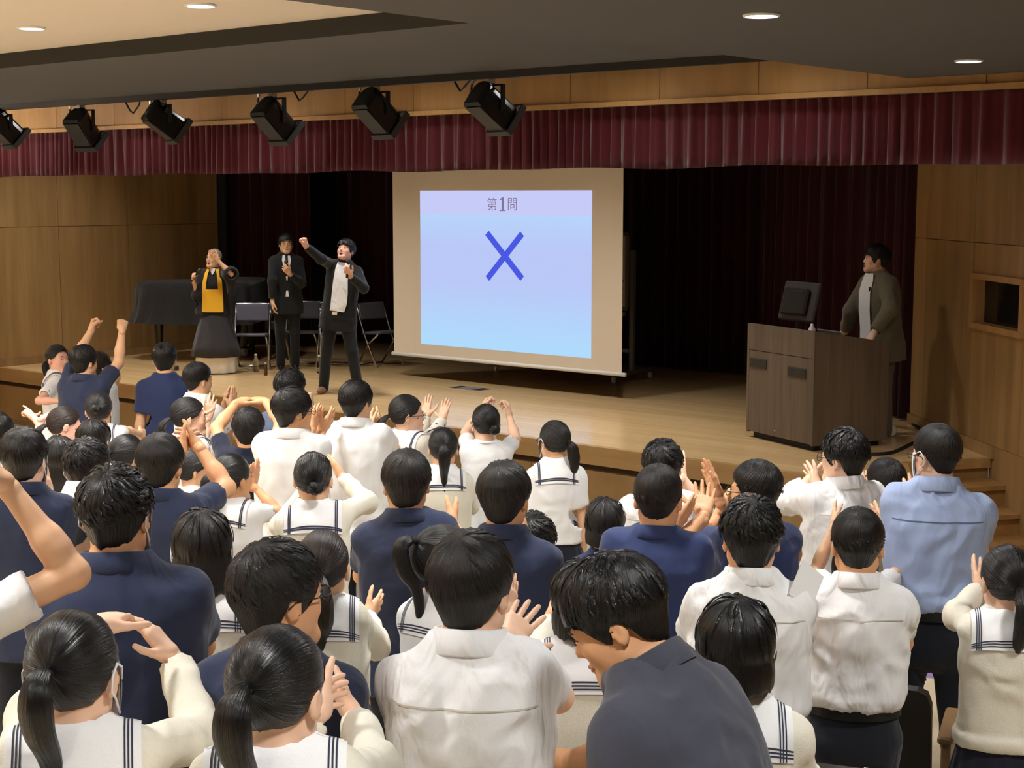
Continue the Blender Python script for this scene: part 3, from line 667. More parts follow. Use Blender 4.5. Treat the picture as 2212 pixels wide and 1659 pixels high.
Fc = [(i*n+k, i*n+(k+1) % n, (i+1)*n+(k+1) % n, (i+1)*n+k) for i in range(len(rings)-1) for k in range(n)]+[(len(V)-1, (k+1) % n, k) for k in range(n)]
mesh_obj('cover', V, Fc, M['piano_cloth'], pno, smooth=True)
b = MB(); R1 = [oring(-.04, .62), oring(-.04, .95)]
b.add(R1[0]+R1[1], [tuple(range(n)), tuple(range(2*n-1, n-1, -1))]+[(k, (k+1) % n, n+(k+1) % n, n+k) for k in range(n)]); b.build('case', M['black_gloss'], pno)
for (x, y) in ((-.58, -.5), (.58, -.5), (-.3, .55)):
    b = MB(); b.tube([pc+pr @ np.array([x, y, .62]), pc+pr @ np.array([x, y, .35]), pc+pr @ np.array([x, y, .06])], [.07, .055, .035], 10); b.lathe(pc+pr @ np.array([x, y, 0]), [(.03, 0), (.04, .03), (.03, .06)], 12); b.build('leg', M['black_gloss'], pno)
b = MB(); b.tube([pc+pr @ np.array([0, -.55, .62]), pc+pr @ np.array([0, -.5, .10])], .05, 8); b.box(pc+pr @ np.array([0, -.52, .08]), (.3, .16, .1), pr); b.build('pedal_lyre', M['black_gloss'], pno)
bc = pc+pr @ np.array([0, -1.05, 0]); bn = empty('piano_bench', bc); tag(bn, 'black piano bench in front of the covered piano', 'bench')
b = MB(); b.box(bc+np.array([0, 0, .45]), (.75, .33, .12), pr, bev=.02); b.build('seat', M['black_metal'], bn)
for x in (-.32, .32):
    for y in (-.12, .12):
        b = MB(); b.tube([bc+pr @ np.array([x, y, .40]), bc+pr @ np.array([x, y, 0])], [.028, .02], 8); b.build('leg', M['black_gloss'], bn)

# ------------------------------------------------------------------ folding chairs
def folding_chair(c, ang, label):
    R_ = rotz(ang); c = np.array([c[0], c[1], STAGE]); r = empty('folding_chair', c); tag(r, label, 'chair', 'steel folding chairs on the stage')
    T_ = lambda x, y, z: c+R_ @ np.array([x, y, z])
    b = MB(); b.box(T_(0, .02, .43), (.40, .38, .035), R_ @ rotx(math.radians(4)), bev=.014); b.build('seat', M['chair_vinyl'], r)
    b = MB(); b.box(T_(0, -.205, .69), (.41, .03, .21), R_ @ rotx(math.radians(12)), bev=.012); b.build('backrest', M['chair_vinyl'], r)
    for s in (-1, 1):
        b = MB(); b.tube([T_(s*.215, -.235, .78), T_(s*.215, -.20, .66), T_(s*.215, -.10, .43), T_(s*.215, .16, .0)][:4], .0125, 8); b.build('leg', M['steel'], r, smooth=True)
        b = MB(); b.tube([T_(s*.195, .17, .42), T_(s*.195, -.02, .30), T_(s*.195, -.26, 0)], .0125, 8); b.build('leg', M['steel'], r, smooth=True)
    b = MB(); b.tube([T_(-.215, -.235, .78), T_(-.205, -.243, .80), T_(.205, -.243, .80), T_(.215, -.235, .78)], .0125, 8); b.build('top_rail', M['steel'], r, smooth=True)
    b = MB(); b.tube([T_(-.195, -.26, .012), T_(.195, -.26, .012)], .011, 8); b.build('stretcher', M['steel'], r, smooth=True)
CA = math.pi+YAW
for (x, y, a, lab) in ((545, 797, .05, 'steel folding chair with grey back, just right of the monk'), (652, 790, -.05, 'steel folding chair half hidden behind the man holding a microphone to his chest'),
                       (730, 792, .1, 'steel folding chair behind the legs of the man with the raised fist'), (826, 790, .75, 'dark folding chair turned sideways next to the projection screen')):
    p = atz(x, y, STAGE); folding_chair(p, CA+a, lab)

# ------------------------------------------------------------------ drink bottles
def bottle(x, y, h, liquid, label, capm='white_plastic'):
    c = atz(x, y, STAGE); r = empty('drink_bottle', c); tag(r, label, 'bottle', 'drink bottles on the stage')
    s = h/.21
    prof = [(.028, 0), (.032, .006), (.032, .05), (.030, .06), (.032, .07), (.032, .13), (.028, .155), (.014, .185), (.0125, .20)]
    b = MB(); b.lathe(c, [(u*s, v*s) for u, v in prof], 18); b.build('body', M[liquid], r, smooth=True)
    b = MB(); b.lathe(c+np.array([0, 0, .195*s]), [(.0155*s, 0), (.0155*s, .018*s), (.013*s, .02*s)], 14); b.build('cap', M[capm], r, smooth=True)
bottle(553, 803, .215, 'bottle_clear', 'clear water bottle with a white cap beside the first folding chair')
bottle(690, 806, .22, 'bottle_clear', 'clear water bottle with a white cap standing between the two suited men')
bottle(574, 811, .15, 'tea', 'small dark tea bottle with a pale cap on the stage edge', 'board_white')
c_ = atz(378, 800, STAGE); b = MB(); b.box(c_+np.array([0, 0, .03]), (.10, .06, .06), bev=.01); tag(b.build('power_strip', M['dark_plate'], None, c_), 'small black adapter box on the stage floor under the piano', 'power adapter')

# ------------------------------------------------------------------ spotlights on the rail
def spotlight(x, y, tilt, turn, label, size=1.0):
    c = aty(x, y, YF+.06); r = empty('stage_spotlight', c); tag(r, label, 'spotlight', 'spotlights on the ceiling rail')
    ax = unit((math.sin(turn), math.cos(turn), -math.tan(tilt))); sd = unit(np.cross(ax, (0, 0, 1))); upv = np.cross(sd, ax)
    R_ = np.stack([sd, ax, upv], 1); L_, W_, H_ = .34*size, .105*size, .11*size
    prof = [(-W_, -H_), (W_, -H_), (W_, .02)]+[(W_*math.cos(t), .02+H_*.95*math.sin(t)) for t in np.linspace(.25, math.pi-.25, 8)]+[(-W_, .02)]
    def ring(yy, k): return [c+R_ @ np.array([px_*k, yy, pz_*k]) for px_, pz_ in prof]
    rs = [ring(-L_*.52, .55), ring(-L_*.5, .86), ring(-L_*.42, .98), ring(L_*.42, 1.0), ring(L_*.5, .96)]; n_ = len(prof)
    V_ = [q for r_ in rs for q in r_]; F_ = [tuple(range(n_)), tuple(len(V_)-1-k for k in range(n_))]
    F_ += [(i*n_+(k+1) % n_, i*n_+k, (i+1)*n_+k, (i+1)*n_+(k+1) % n_) for i in range(len(rs)-1) for k in range(n_)]
    mesh_obj('housing', V_, F_, M['black_gloss'], r)
    b = MB(); b.box(c+R_ @ np.array([0, 0, -H_-.004]), (W_*1.7, L_*.8, .008), R_); b.build('vent_plate', M['dark_plate'], r)
    b = MB()
    for (dx, dz, a_, e_) in ((0, H_*1.12, W_*2.5, .012), (0, -H_*1.12, W_*2.5, .012), (W_*1.22, 0, .012, H_*2.3), (-W_*1.22, 0, .012, H_*2.3)):
        b.box(c+R_ @ np.array([dx, L_*.5, dz]), (a_, .05, e_), R_)
    b.build('front_flange', M['dark_plate'], r)
    top = ZB-.05; b = MB()
    pv = c+R_ @ np.array([0, .02, 0])
    h = np.append(unit(np.append(sd[:2], 0))[:2], 0)
    for s in (-1, 1):
        p0_ = pv+sd*s*(W_+.012); p1_ = np.array([pv[0]+h[0]*s*(W_+.012), pv[1]+h[1]*s*(W_+.012), top-.06])
        Rb = np.stack([h, np.cross((0, 0, 1), h), np.array([0, 0, 1.])], 1)
        b.box((p0_+p1_)/2, (.012, .038, abs(p1_[2]-p0_[2])+.03), Rb)
    b.box((pv[0], pv[1], top-.05), (2*(W_+.012)+.012, .038, .012), np.stack([h, np.cross((0, 0, 1), h), np.array([0, 0, 1.])], 1))
    b.build('yoke', M['black_metal'], r)
    b = MB(); b.box((pv[0], YF+.04, top-.015), (.05, .08, .06), bev=.01); b.build('clamp', M['steel'], r)
    cbl = [np.array([pv[0]-.16, YF+.03, top+.01]), np.array([pv[0]-.20, YF+.05, top-.07]), np.array([pv[0]-.15, YF+.02, top-.15]), c+R_ @ np.array([-W_*.8, -L_*.5, 0])]
    b = MB(); b.tube(cbl, .008, 6); b.build('cable', M['black_metal'], r, smooth=True)
    b = MB(); b.tube([cbl[0], (cbl[0]+cbl[1])/2], .013, 8); b.build('plug', M['steel'], r)
for (x, y, tl, tu, lab) in ((10, 274, .75, .1, 'black stage spotlight cut off by the left edge'), (180, 276, .85, -.25, 'second stage spotlight from the left, its front pointing down'), (355, 260, .62, .35, 'third stage spotlight from the left with a bright edge highlight'),
                       (593, 257, .75, .05, 'fourth stage spotlight, hanging above the men in suits'), (815, 240, .70, .1, 'fifth stage spotlight, above the left part of the screen'), (1062, 230, .62, .2, 'rightmost stage spotlight, above the screen')):
    spotlight(x, y, tl, tu, lab, 1.0)
for k, (x, y) in enumerate(((655, 205), (288, 240), (1005, 180))):
    p = aty(x, y, YF+.06); q = MB(); q.tube([(p[0]-.10, YF+.05, ZB-.055), (p[0]-.05, YF+.06, ZB-.13), p+np.array([0, 0, -.02]), p+np.array([.09, 0, .05]), np.array([p[0]+.12, YF+.05, ZB-.055])], .008, 6)
    o = q.build('hanging_plug_lead', M['black_metal'], None, p, smooth=True)
    tag(o, ['loose cable looping under the rail right of the fourth spotlight', 'loose cable looping under the rail left of the third spotlight', 'loose cable under the rail left of the rightmost spotlight'][k], 'cable')
# ------------------------------------------------------------------ organic shapes: distance fields meshed with surface nets
def vnoise(p, seed=0):
    p = np.asarray(p, float); i = np.floor(p).astype(np.int64); f = p-i; f = f*f*(3-2*f)
    def h(a, b, c):
        n = (a*374761393+b*668265263+c*2147483647+seed*1274126177) & 0xffffffff
        n = ((n ^ (n >> 13))*1274126177) & 0xffffffff; n = n ^ (n >> 16)
        return (n & 0xffff)/65535.0*2-1
    r = 0
    for dx in (0, 1):
        for dy in (0, 1):
            for dz in (0, 1):
                w = (f[..., 0] if dx else 1-f[..., 0])*(f[..., 1] if dy else 1-f[..., 1])*(f[..., 2] if dz else 1-f[..., 2])
                r = r+w*h(i[..., 0]+dx, i[..., 1]+dy, i[..., 2]+dz)
    return r
class RC:      # round cone
    def __init__(s, a, b, ra, rb, k=.02, op='u'): s.a = np.array(a, float); s.b = np.array(b, float); s.ra = ra; s.rb = rb; s.k = k; s.op = op
    def bounds(s): r = max(s.ra, s.rb); return np.minimum(s.a, s.b)-r, np.maximum(s.a, s.b)+r
    def d(s, p):
        ba = s.b-s.a; q = p-s.a; t = np.clip((q @ ba)/(ba @ ba+1e-9), 0, 1)
        return np.linalg.norm(q-t[..., None]*ba, axis=-1)-(s.ra+t*(s.rb-s.ra))
class EL:      # ellipsoid
    def __init__(s, c, r, R=None, k=.02, op='u'): s.c = np.array(c, float); s.r = np.array(r, float); s.R = np.eye(3) if R is None else R; s.k = k; s.op = op
    def bounds(s): e = np.sqrt(((s.R*s.r)**2).sum(1)); return s.c-e, s.c+e
    def d(s, p):
        q = (p-s.c) @ s.R; k0 = np.linalg.norm(q/s.r, axis=-1); k1 = np.linalg.norm(q/(s.r**2), axis=-1)
        return k0*(k0-1)/(k1+1e-9)
class LOFT:    # torso: stacked super-ellipses in a local frame
    def __init__(s, o, R, tab, k=.03, n=2.3, op='u'):
        s.o = np.array(o, float); s.R = R; s.t = np.array(tab, float); s.k = k; s.n = n; s.op = op
    def bounds(s):
        a = s.t[:, 1].max(); b = s.t[:, 2].max()+np.abs(s.t[:, 3]).max(); z0, z1 = s.t[0, 0], s.t[-1, 0]
        C = np.array([[x, y, z] for x in (-a, a) for y in (-b, b) for z in (z0, z1)]) @ s.R.T+s.o
        return C.min(0), C.max(0)
    def d(s, p):
        q = (p-s.o) @ s.R; z = q[..., 2]; a = np.interp(z, s.t[:, 0], s.t[:, 1]); b = np.interp(z, s.t[:, 0], s.t[:, 2]); yo = np.interp(z, s.t[:, 0], s.t[:, 3])
        rr = ((np.abs(q[..., 0])/a)**s.n+(np.abs(q[..., 1]-yo)/b)**s.n)**(1/s.n)
        d = (rr-1)*np.minimum(a, b)*.92
        return np.maximum(np.maximum(d, s.t[0, 0]-z), z-s.t[-1, 0])
class CUT:     # keep only the side of a plane where (p-o).n < 0, inside a sphere around o
    def __init__(s, o, n, rad): s.o = np.array(o, float); s.nv = unit(n); s.rad = rad; s.op = 'c'; s.k = 0
    def bounds(s): return s.o-s.rad, s.o+s.rad
    def d(s, p):
        q = p-s.o; return np.where(np.linalg.norm(q, axis=-1) < s.rad, q @ s.nv, -1.0)
def surface(prims, h, pad=3):
    lo = np.min([p.bounds()[0] for p in prims if p.op == 'u'], 0)-pad*h-.01; hi = np.max([p.bounds()[1] for p in prims if p.op == 'u'], 0)+pad*h+.01
    n = np.ceil((hi-lo)/h).astype(int)+1
    G = np.full(n, 1.0, np.float32)
    axs = [lo[i]+h*np.arange(n[i]) for i in range(3)]
    for p in prims:
        a, b = p.bounds(); m = p.k+2.5*h
        i0 = np.clip(((a-m-lo)/h).astype(int), 0, n-1); i1 = np.clip(((b+m-lo)/h).astype(int)+2, 1, n)
        sl = tuple(slice(i0[i], i1[i]) for i in range(3))
        P = np.stack(np.meshgrid(*[axs[i][sl[i]] for i in range(3)], indexing='ij'), -1)
        d = p.d(P); g = G[sl]
        if p.op == 'u':
            if p.k > 0:
                hh = np.clip(.5+.5*(d-g)/p.k, 0, 1); G[sl] = d*(1-hh)+g*hh-p.k*hh*(1-hh)
            else: G[sl] = np.minimum(g, d)
        elif p.op == 's':
            if p.k > 0:
                hh = np.clip(.5-.5*(g+d)/p.k, 0, 1); G[sl] = g*(1-hh)-d*hh+p.k*hh*(1-hh)
            else: G[sl] = np.maximum(g, -d)
        else: G[sl] = np.maximum(g, d)
    ins = G < 0
    c = [ins[:-1, :-1, :-1], ins[1:, :-1, :-1], ins[:-1, 1:, :-1], ins[1:, 1:, :-1], ins[:-1, :-1, 1:], ins[1:, :-1, 1:], ins[:-1, 1:, 1:], ins[1:, 1:, 1:]]
    s8 = sum(x.astype(np.uint8) for x in c); act = (s8 > 0) & (s8 < 8)
    I = np.argwhere(act); N = len(I)
    if N == 0: return np.zeros((0, 3)), np.zeros((0, 4), int)
    off = np.array([[0, 0, 0], [1, 0, 0], [0, 1, 0], [1, 1, 0], [0, 0, 1], [1, 0, 1], [0, 1, 1], [1, 1, 1]])
    vals = np.stack([G[I[:, 0]+o[0], I[:, 1]+o[1], I[:, 2]+o[2]] for o in off], 1)
    acc = np.zeros((N, 3)); cnt = np.zeros(N)
    for a, b in ((0, 1), (2, 3), (4, 5), (6, 7), (0, 2), (1, 3), (4, 6), (5, 7), (0, 4), (1, 5), (2, 6), (3, 7)):
        va, vb = vals[:, a], vals[:, b]; cr = (va < 0) != (vb < 0); t = np.where(cr, va/(va-vb+1e-12), 0)
        acc += np.where(cr[:, None], off[a]+t[:, None]*(off[b]-off[a]), 0); cnt += cr
    V = lo+h*(I+acc/cnt[:, None])
    idx = np.full(act.shape, -1, np.int32); idx[act] = np.arange(N)
    F_ = []
    for ax in range(3):
        sl0 = [slice(None)]*3; sl1 = [slice(None)]*3; sl0[ax] = slice(0, -1); sl1[ax] = slice(1, None)
        A_, B_ = ins[tuple(sl0)], ins[tuple(sl1)]; E = np.argwhere(A_ != B_)
        u, v = [(1, 2), (2, 0), (0, 1)][ax]
        E = E[(E[:, u] > 0) & (E[:, v] > 0) & (E[:, u] < n[u]-1) & (E[:, v] < n[v]-1)]
        if len(E) == 0: continue
        fl = A_[tuple(E.T)]
        du = np.zeros(3, int); du[u] = 1; dv = np.zeros(3, int); dv[v] = 1
        q = [idx[tuple((E-du-dv).T)], idx[tuple((E-dv).T)], idx[tuple(E.T)], idx[tuple((E-du).T)]]
        Q = np.stack(q, 1); Q = np.where(fl[:, None], Q, Q[:, ::-1]); F_.append(Q)
    return V, np.concatenate(F_)
def vnormals(V, Fc):
    a, b, c, d = (V[Fc[:, i]] for i in range(4)); fn = np.cross(c-a, d-b)
    N = np.zeros_like(V)
    for i in range(4): np.add.at(N, Fc[:, i], fn)
    return N/(np.linalg.norm(N, axis=1, keepdims=True)+1e-12)

# ------------------------------------------------------------------ hands: palm, four unequal fingers, thumb from the side
def hand_mesh(curl, spread, thumb, h=.0042):
    """right hand: wrist at origin, fingers +y, back of the hand +z, thumb towards -x"""
    P = [RC((0, -.03, 0), (0, .012, 0), .023, .024, .012)]
    kn = [(-.030, .088), (-.010, .094), (.010, .090), (.028, .080)]; ln = [.070, .078, .072, .056]; rad = [.0086, .0088, .0084, .0076]
    for (x, y), r in zip(kn, rad): P.append(RC((x*.55, .015, -.001), (x, y-.004, 0), .0155, .0125, .016))
    for i, ((x, y), L_, r) in enumerate(zip(kn, ln, rad)):
        a = np.array([x, y, 0.]); sp_ = spread*(x/.028)*-1; cu_ = curl[i] if hasattr(curl, '__len__') else curl
        d = np.array([-math.sin(sp_), math.cos(sp_), 0.]); ang = 0
        for s_, (f, bend) in enumerate(((.45, .75), (.30, 1.0), (.25, .8))):
            ang += cu_*bend; v = d*math.cos(ang)+np.array([0, 0, -1.])*math.sin(ang); b = a+v*L_*f
            P.append(RC(a, b, r*(1.03-.06*s_), r*(.97-.08*s_), .004)); a = b
    t0 = np.array([-.022, .022, -.006]); tdir = {'out': (-.75, .62, -.1), 'in': (-.35, .85, -.35), 'up': (-.95, .3, .0), 'fold': (.25, .75, -.6)}[thumb]
    d = unit(tdir); t1 = t0+unit(np.array(tdir)+np.array([-.35, 0, 0]))*.040; t2 = t1+d*.032; t3 = t2+unit(d+np.array([.25, .2, 0]))*.026
    P += [RC(t0, t1, .0165, .0115, .014), RC(t1, t2, .0105, .0095, .005), RC(t2, t3, .0095, .0075, .004)]
    return surface(P, h)
def hand_set(h): return {'open': hand_mesh(.08, .16, 'out', h), 'flat': hand_mesh(.07, .03, 'in', h), 'cup': hand_mesh([.30, .33, .36, .40], .05, 'out', h), 'relax': hand_mesh([.32, .40, .46, .52], .05, 'in', h),
         'fist': hand_mesh([1.45, 1.5, 1.5, 1.45], -.02, 'fold', h), 'grip': hand_mesh([.85, .95, 1.0, 1.05], .0, 'in', h), 'point': hand_mesh([.06, 1.3, 1.4, 1.4], .0, 'up', h)}
HANDS, HANDS_FAR = hand_set(.0046), hand_set(.0062)

# ------------------------------------------------------------------ head (local frame: x right, y forward, z up, origin at eye level inside the skull)
def head_prims(T, R, s, female, mouth=0.0):
    e = lambda c, r, k=.02, op='u', Rl=None: EL(T(c), np.array(r)*s, R if Rl is None else R @ Rl, k*s, op)
    c = lambda a, b, ra, rb, k=.012, op='u': RC(T(a), T(b), ra*s, rb*s, k*s, op)
    jw = .90 if female else 1.0
    P = [e((0, -.014, .032), (.077, .096, .087)), e((0, .028, -.028), (.060*jw, .064, .080), .03)]
    for q in (-1, 1):
        P += [c((q*.050*jw, .002, -.052), (q*.018, .070, -.094), .022, .018, .03), e((q*.036*jw, .056, -.026), (.027, .026, .03), .02)]
    P += [c((-.018, .072, -.098), (.018, .072, -.098), .0185, .0185, .02), c((-.036, .078, .020), (.036, .078, .020), .012, .012, .015),
          c((0, .086, .006), (0, .1015, -.026), .0075, .0105, .008), c((-.010, .093, -.031), (.010, .093, -.031), .0075, .0075, .006)]
    for q in (-1, 1):
        P += [e((q*.031, .098, .002), (.015, .012, .010), .010, 's'), e((q*.082, -.012, -.008), (.0095, .018, .031), .006, 'u', rotz(q*-.35) @ rotx(-.15)), e((q*.090, -.006, -.004), (.005, .010, .019), .004, 's', rotz(q*-.35))]
    P += [e((0, .0905, -.058), (.023, .008, .0065), .006), e((0, .0885, -.0685-.012*mouth), (.020, .009, .0065), .006)]
    if mouth: P += [e((0, .096, -.063-.006*mouth), (.017, .022, .004+.011*mouth), .003, 's')]
    return P
def template_part(V, Fc, name):
    me = bpy.data.meshes.new(name); me.from_pydata([tuple(v) for v in V], [], [tuple(f) for f in Fc]); me.polygons.foreach_set('use_smooth', np.ones(len(me.polygons), bool)); return me
def eyes_template(closed=False):
    b = MB()
    for q in (-1, 1):
        if closed:
            b.cur = 1; b.tube([(q*.031+dx, .0885+.0035*(1-(dx/.013)**2), .001+.006*(1-(dx/.013)**2)) for dx in np.linspace(-.014, .014, 7)], .0016, 6)
        else:
            b.cur = 0; b.lathe((q*.031, .0795, .002), [(.002, -.0095), (.0075, -.0065), (.0105, 0), (.0075, .0065), (.002, .0095)], 12)
            b.cur = 1; b.lathe((q*.031, .0885, .002), [(.0052, 0), (.004, .0018), (.001, .0024)], 12, rotx(-math.pi/2))
            b.cur = 1; b.tube([(q*.031+dx, .0885+.003*(1-(dx/.014)**2), .007+.003*(1-(dx/.014)**2)) for dx in np.linspace(-.0145, .0145, 7)], .0014, 5)
    me = template_part(b.V, b.F, 'eyes'); me.materials.append(M['eye_white']); me.materials.append(M['iris']); me.polygons.foreach_set('material_index', b.mi); return me
def brows_template():
    b = MB()
    for q in (-1, 1): b.tube([(q*(.031+dx), .0905-.010*(dx/.02)**2*(1 if dx > 0 else .2), .023+.004*(1-(dx/.02)**2)) for dx in np.linspace(-.019, .021, 7)], [.001, .0026, .003, .003, .0026, .002, .001], 6)
    me = template_part(b.V, b.F, 'eyebrows'); me.materials.append(M['hair_black']); return me
def lips_template(op):
    b = MB()
    w = .022
    up_ = [(dx, .0975-.010*(dx/w)**2, -.0585-.002*(dx/w)**2) for dx in np.linspace(-w, w, 9)]
    lo_ = [(dx, .0955-.009*(dx/w)**2, -.0675-.012*op*(1-(dx/w)**2)+.004*(dx/w)**2) for dx in np.linspace(-w, w, 9)]
    rr_ = [.001, .0026, .0034, .0036, .0034, .0036, .0034, .0026, .001]
    b.tube(up_, rr_, 6); b.tube(lo_, [r*1.1 for r in rr_], 6)
    if op:
        b.cur = 1; b.add([(u[0]*.95, u[1]-.008, u[2]) for u in up_]+[(u[0]*.95, u[1]-.008, u[2]) for u in lo_], [(i, i+1, 9+i+1, 9+i) for i in range(8)])
    me = template_part(b.V, b.F, 'lips'); me.materials.append(M['lip']); me.materials.append(M['mouth_dark']); me.polygons.foreach_set('material_index', b.mi); return me
def glasses_template():
    b = MB()
    for q in (-1, 1):
        b.tube([(q*.034+.0235*math.cos(t)*(1.0), .1065-.004*abs(math.cos(t)), .000+.0185*math.sin(t)) for t in np.linspace(0, 2*math.pi, 18, endpoint=False)], .0016, 5, closed=True)
        b.tube([(q*.0575, .103, .006), (q*.078, .085, .007), (q*.086, .03, .008), (q*.088, -.012, .008), (q*.085, -.03, -.006)], .0018, 5)
    b.tube([(-.0105, .1055, .004), (0, .1085, .006), (.0105, .1055, .004)], .0016, 5)
    me = template_part(b.V, b.F, 'glasses'); me.materials.append(M['black_metal']); return me
def mask_template():
    V = []; na, nz = 15, 9
    for j in range(nz):
        v = j/(nz-1)
        for i in range(na):
            u = i/(na-1)*2-1; az = u*1.12; z = .004-.112*v+.012*abs(u)*(1-2*v)
            rr = .094+.016*math.exp(-(u/.28)**2)*math.exp(-((v-.25)/.3)**2)+.006*math.sin(v*math.pi)-.012*v*v
            V.append((rr*math.sin(az)*.88, rr*math.cos(az)*1.0+.004*(1-v), z))
    n = len(V); V += [(x*.96, y-.004, z) for x, y, z in V]
    Fc = [(j*na+i, j*na+i+1, (j+1)*na+i+1, (j+1)*na+i) for j in range(nz-1) for i in range(na-1)]; Fc += [tuple(n+k for k in f[::-1]) for f in Fc]
    b = MB(); b.add(V, Fc)
    for q in (-1, 1):
        e0 = np.array(V[2*na+(na-1 if q > 0 else 0)]); e1 = np.array(V[6*na+(na-1 if q > 0 else 0)])
        b.tube([e0, (q*.084, .03, .012), (q*.090, -.008, .030), (q*.091, -.034, .012), (q*.089, -.036, -.018), (q*.084, -.006, -.040), e1], .0024, 5)
    me = template_part(b.V, b.F, 'face_mask'); me.materials.append(M['mask_white']); return me
TPL = {'eyes': eyes_template(), 'eyes_closed': eyes_template(True), 'eyebrows': brows_template(), 'lips': lips_template(0), 'lips_open': lips_template(1.0), 'glasses': glasses_template(), 'face_mask': mask_template()}

# ------------------------------------------------------------------ hair
HC = np.array([0, -.013, .034])
def lines_az(P): return np.degrees(np.arctan2(np.abs(P[..., 0]), P[..., 1]))
def dome(u, line, r=(.089, .108, .100), amp=.02, freq=9, seed=0, jag=.010, jfreq=26, hang=False, ns=18, nphi=88, vol=None, rim=.90, side=0, taper=1.0, hz=.0):
    u = unit(u); e1 = unit(np.cross(u, (1.0, .02, 0))); e2 = np.cross(u, e1)
    ph = np.linspace(0, 2*math.pi, nphi+1); ph[-1] = ph[0]
    r = np.array(r); ths = np.linspace(0, math.radians(176), 150)
    D = np.cos(ths)[None, :, None]*u+np.sin(ths)[None, :, None]*(np.cos(ph)[:, None, None]*e1+np.sin(ph)[:, None, None]*e2)
    def pos(D): return HC+D/np.linalg.norm(D/r, axis=-1, keepdims=True)
    P = pos(D); az = lines_az(P); zl = np.interp(az, [a for a, _ in line], [z for _, z in line])
    nz = np.stack([np.cos(ph)*jfreq/6.28, np.sin(ph)*jfreq/6.28, np.full(nphi+1, seed*3.7)], -1)
    j = jag*vnoise(nz, seed)+.5*jag*vnoise(nz*2.7, seed+5)
    zl = zl+j[:, None]
    lim = np.maximum(zl, hz if hang else -9)
    out = P[..., 2] < lim; out[:, 0] = False; first = np.where(out.any(1), out.argmax(1), len(ths)-1); thm = ths[np.maximum(first, 2)]
    s = np.linspace(0, 1, ns)
    th = thm[:, None]*s[None, :]
    D = np.cos(th)[..., None]*u+np.sin(th)[..., None]*(np.cos(ph)[:, None, None]*e1+np.sin(ph)[:, None, None]*e2)
    P = pos(D); ss = np.tile(s, (nphi+1, 1))
    if hang:
        end = P[:, -1]; aze = lines_az(end); ze = np.interp(aze, [a for a, _ in line], [z for _, z in line])+j; need = np.minimum(ze, end[:, 2])
        nh = 9; tt = np.linspace(0, 1, nh+1)[1:]
        H_ = np.repeat(end[:, None, :], nh, 1); H_[..., 2] = end[:, 2:3]+(need-end[:, 2])[:, None]*tt
        dl = np.clip((end[:, 2]-need)/.085, 0, 1.3)[:, None]; kx = 1+(taper-1)*(tt**.85)[None, :]*dl+(.05 if taper >= 1 else .03)*np.sin(tt*math.pi)[None, :]*np.minimum(dl, 1)
        H_[..., 0] *= kx; H_[..., 1] = (H_[..., 1]-HC[1])*kx+HC[1]
        P = np.concatenate([P, H_], 1); ss = np.concatenate([ss*.55, .55+.45*np.tile(tt, (nphi+1, 1))], 1)
    q = np.stack([np.cos(ph)[:, None]*freq/3.2+0*ss, np.sin(ph)[:, None]*freq/3.2+0*ss, ss*1.6+seed], -1)
    b = vnoise(q, seed)+.5*vnoise(q*2.3, seed+1)+.3*vnoise(q*np.array([5, 5, 1.5]), seed+2)
    env = np.clip(ss*3, 0, 1)
    k = 1+amp*b*env
    if vol is not None: k = k*(1+np.interp(P[..., 2], [z for z, _ in vol], [v for _, v in vol]))
    P = HC+(P-HC)*k[..., None]
    if side: P[..., 0] += side*np.clip((.02-P[..., 2])/.1, 0, 1)*.02
    last = P[:, -1]; inner = HC+(last-HC)*np.array([rim, rim, 1.0])+np.array([0, 0, .004]); P = np.concatenate([P, inner[:, None]], 1)
    n2 = P.shape[1]; V = P.reshape(-1, 3); ssf = np.concatenate([ss, np.ones((nphi+1, 1))], 1)
    UV = np.stack([np.repeat(np.linspace(0, 1, nphi+1), n2), ssf.ravel()], 1)
    Fc = np.array([(i*n2+k_, (i+1)*n2+k_, (i+1)*n2+k_+1, i*n2+k_+1) for i in range(nphi) for k_ in range(n2-1)])[:, ::-1]
    return V, Fc, UV
def tail(path, rad, seed=0, n=26, ns=26, flat=.75, amp=.10):
    P = np.array(path, float); m = len(P); t = np.linspace(0, m-1, ns); C = []
    for x in t:
        i = min(int(x), m-2); f = x-i; a, b, c, d = P[max(i-1, 0)], P[i], P[i+1], P[min(i+2, m-1)]
        C.append(.5*((2*b)+(-a+c)*f+(2*a-5*b+4*c-d)*f*f+(-a+3*b-3*c+d)*f**3))
    C = np.array(C); R_ = np.interp(t, np.linspace(0, m-1, len(rad)), rad); ph = np.linspace(0, 2*math.pi, n+1)
    V = []; UV = []
    for i in range(ns):
        tg = unit(C[min(i+1, ns-1)]-C[max(i-1, 0)]); a = unit(np.cross(tg, (0, 1, .15))); b = np.cross(a, tg)
        q = np.stack([np.cos(ph)*2.6, np.sin(ph)*2.6, np.full(n+1, i*.09+seed)], -1)
        rr = R_[i]*(1+amp*vnoise(q, seed)+amp*.6*vnoise(q*2.5, seed+1))
        V += [C[i]+a*rr[k]*math.cos(ph[k])+b*rr[k]*math.sin(ph[k])*flat for k in range(n)]+[C[i]+a*rr[0]*math.cos(ph[0])+b*rr[0]*math.sin(ph[0])*flat]
        UV += [(k/n*.4, i/ns*1.5) for k in range(n+1)]
    Fc = np.array([(i*(n+1)+k, i*(n+1)+k+1, (i+1)*(n+1)+k+1, (i+1)*(n+1)+k) for i in range(ns-1) for k in range(n)])
    return np.array(V), Fc, np.array(UV)
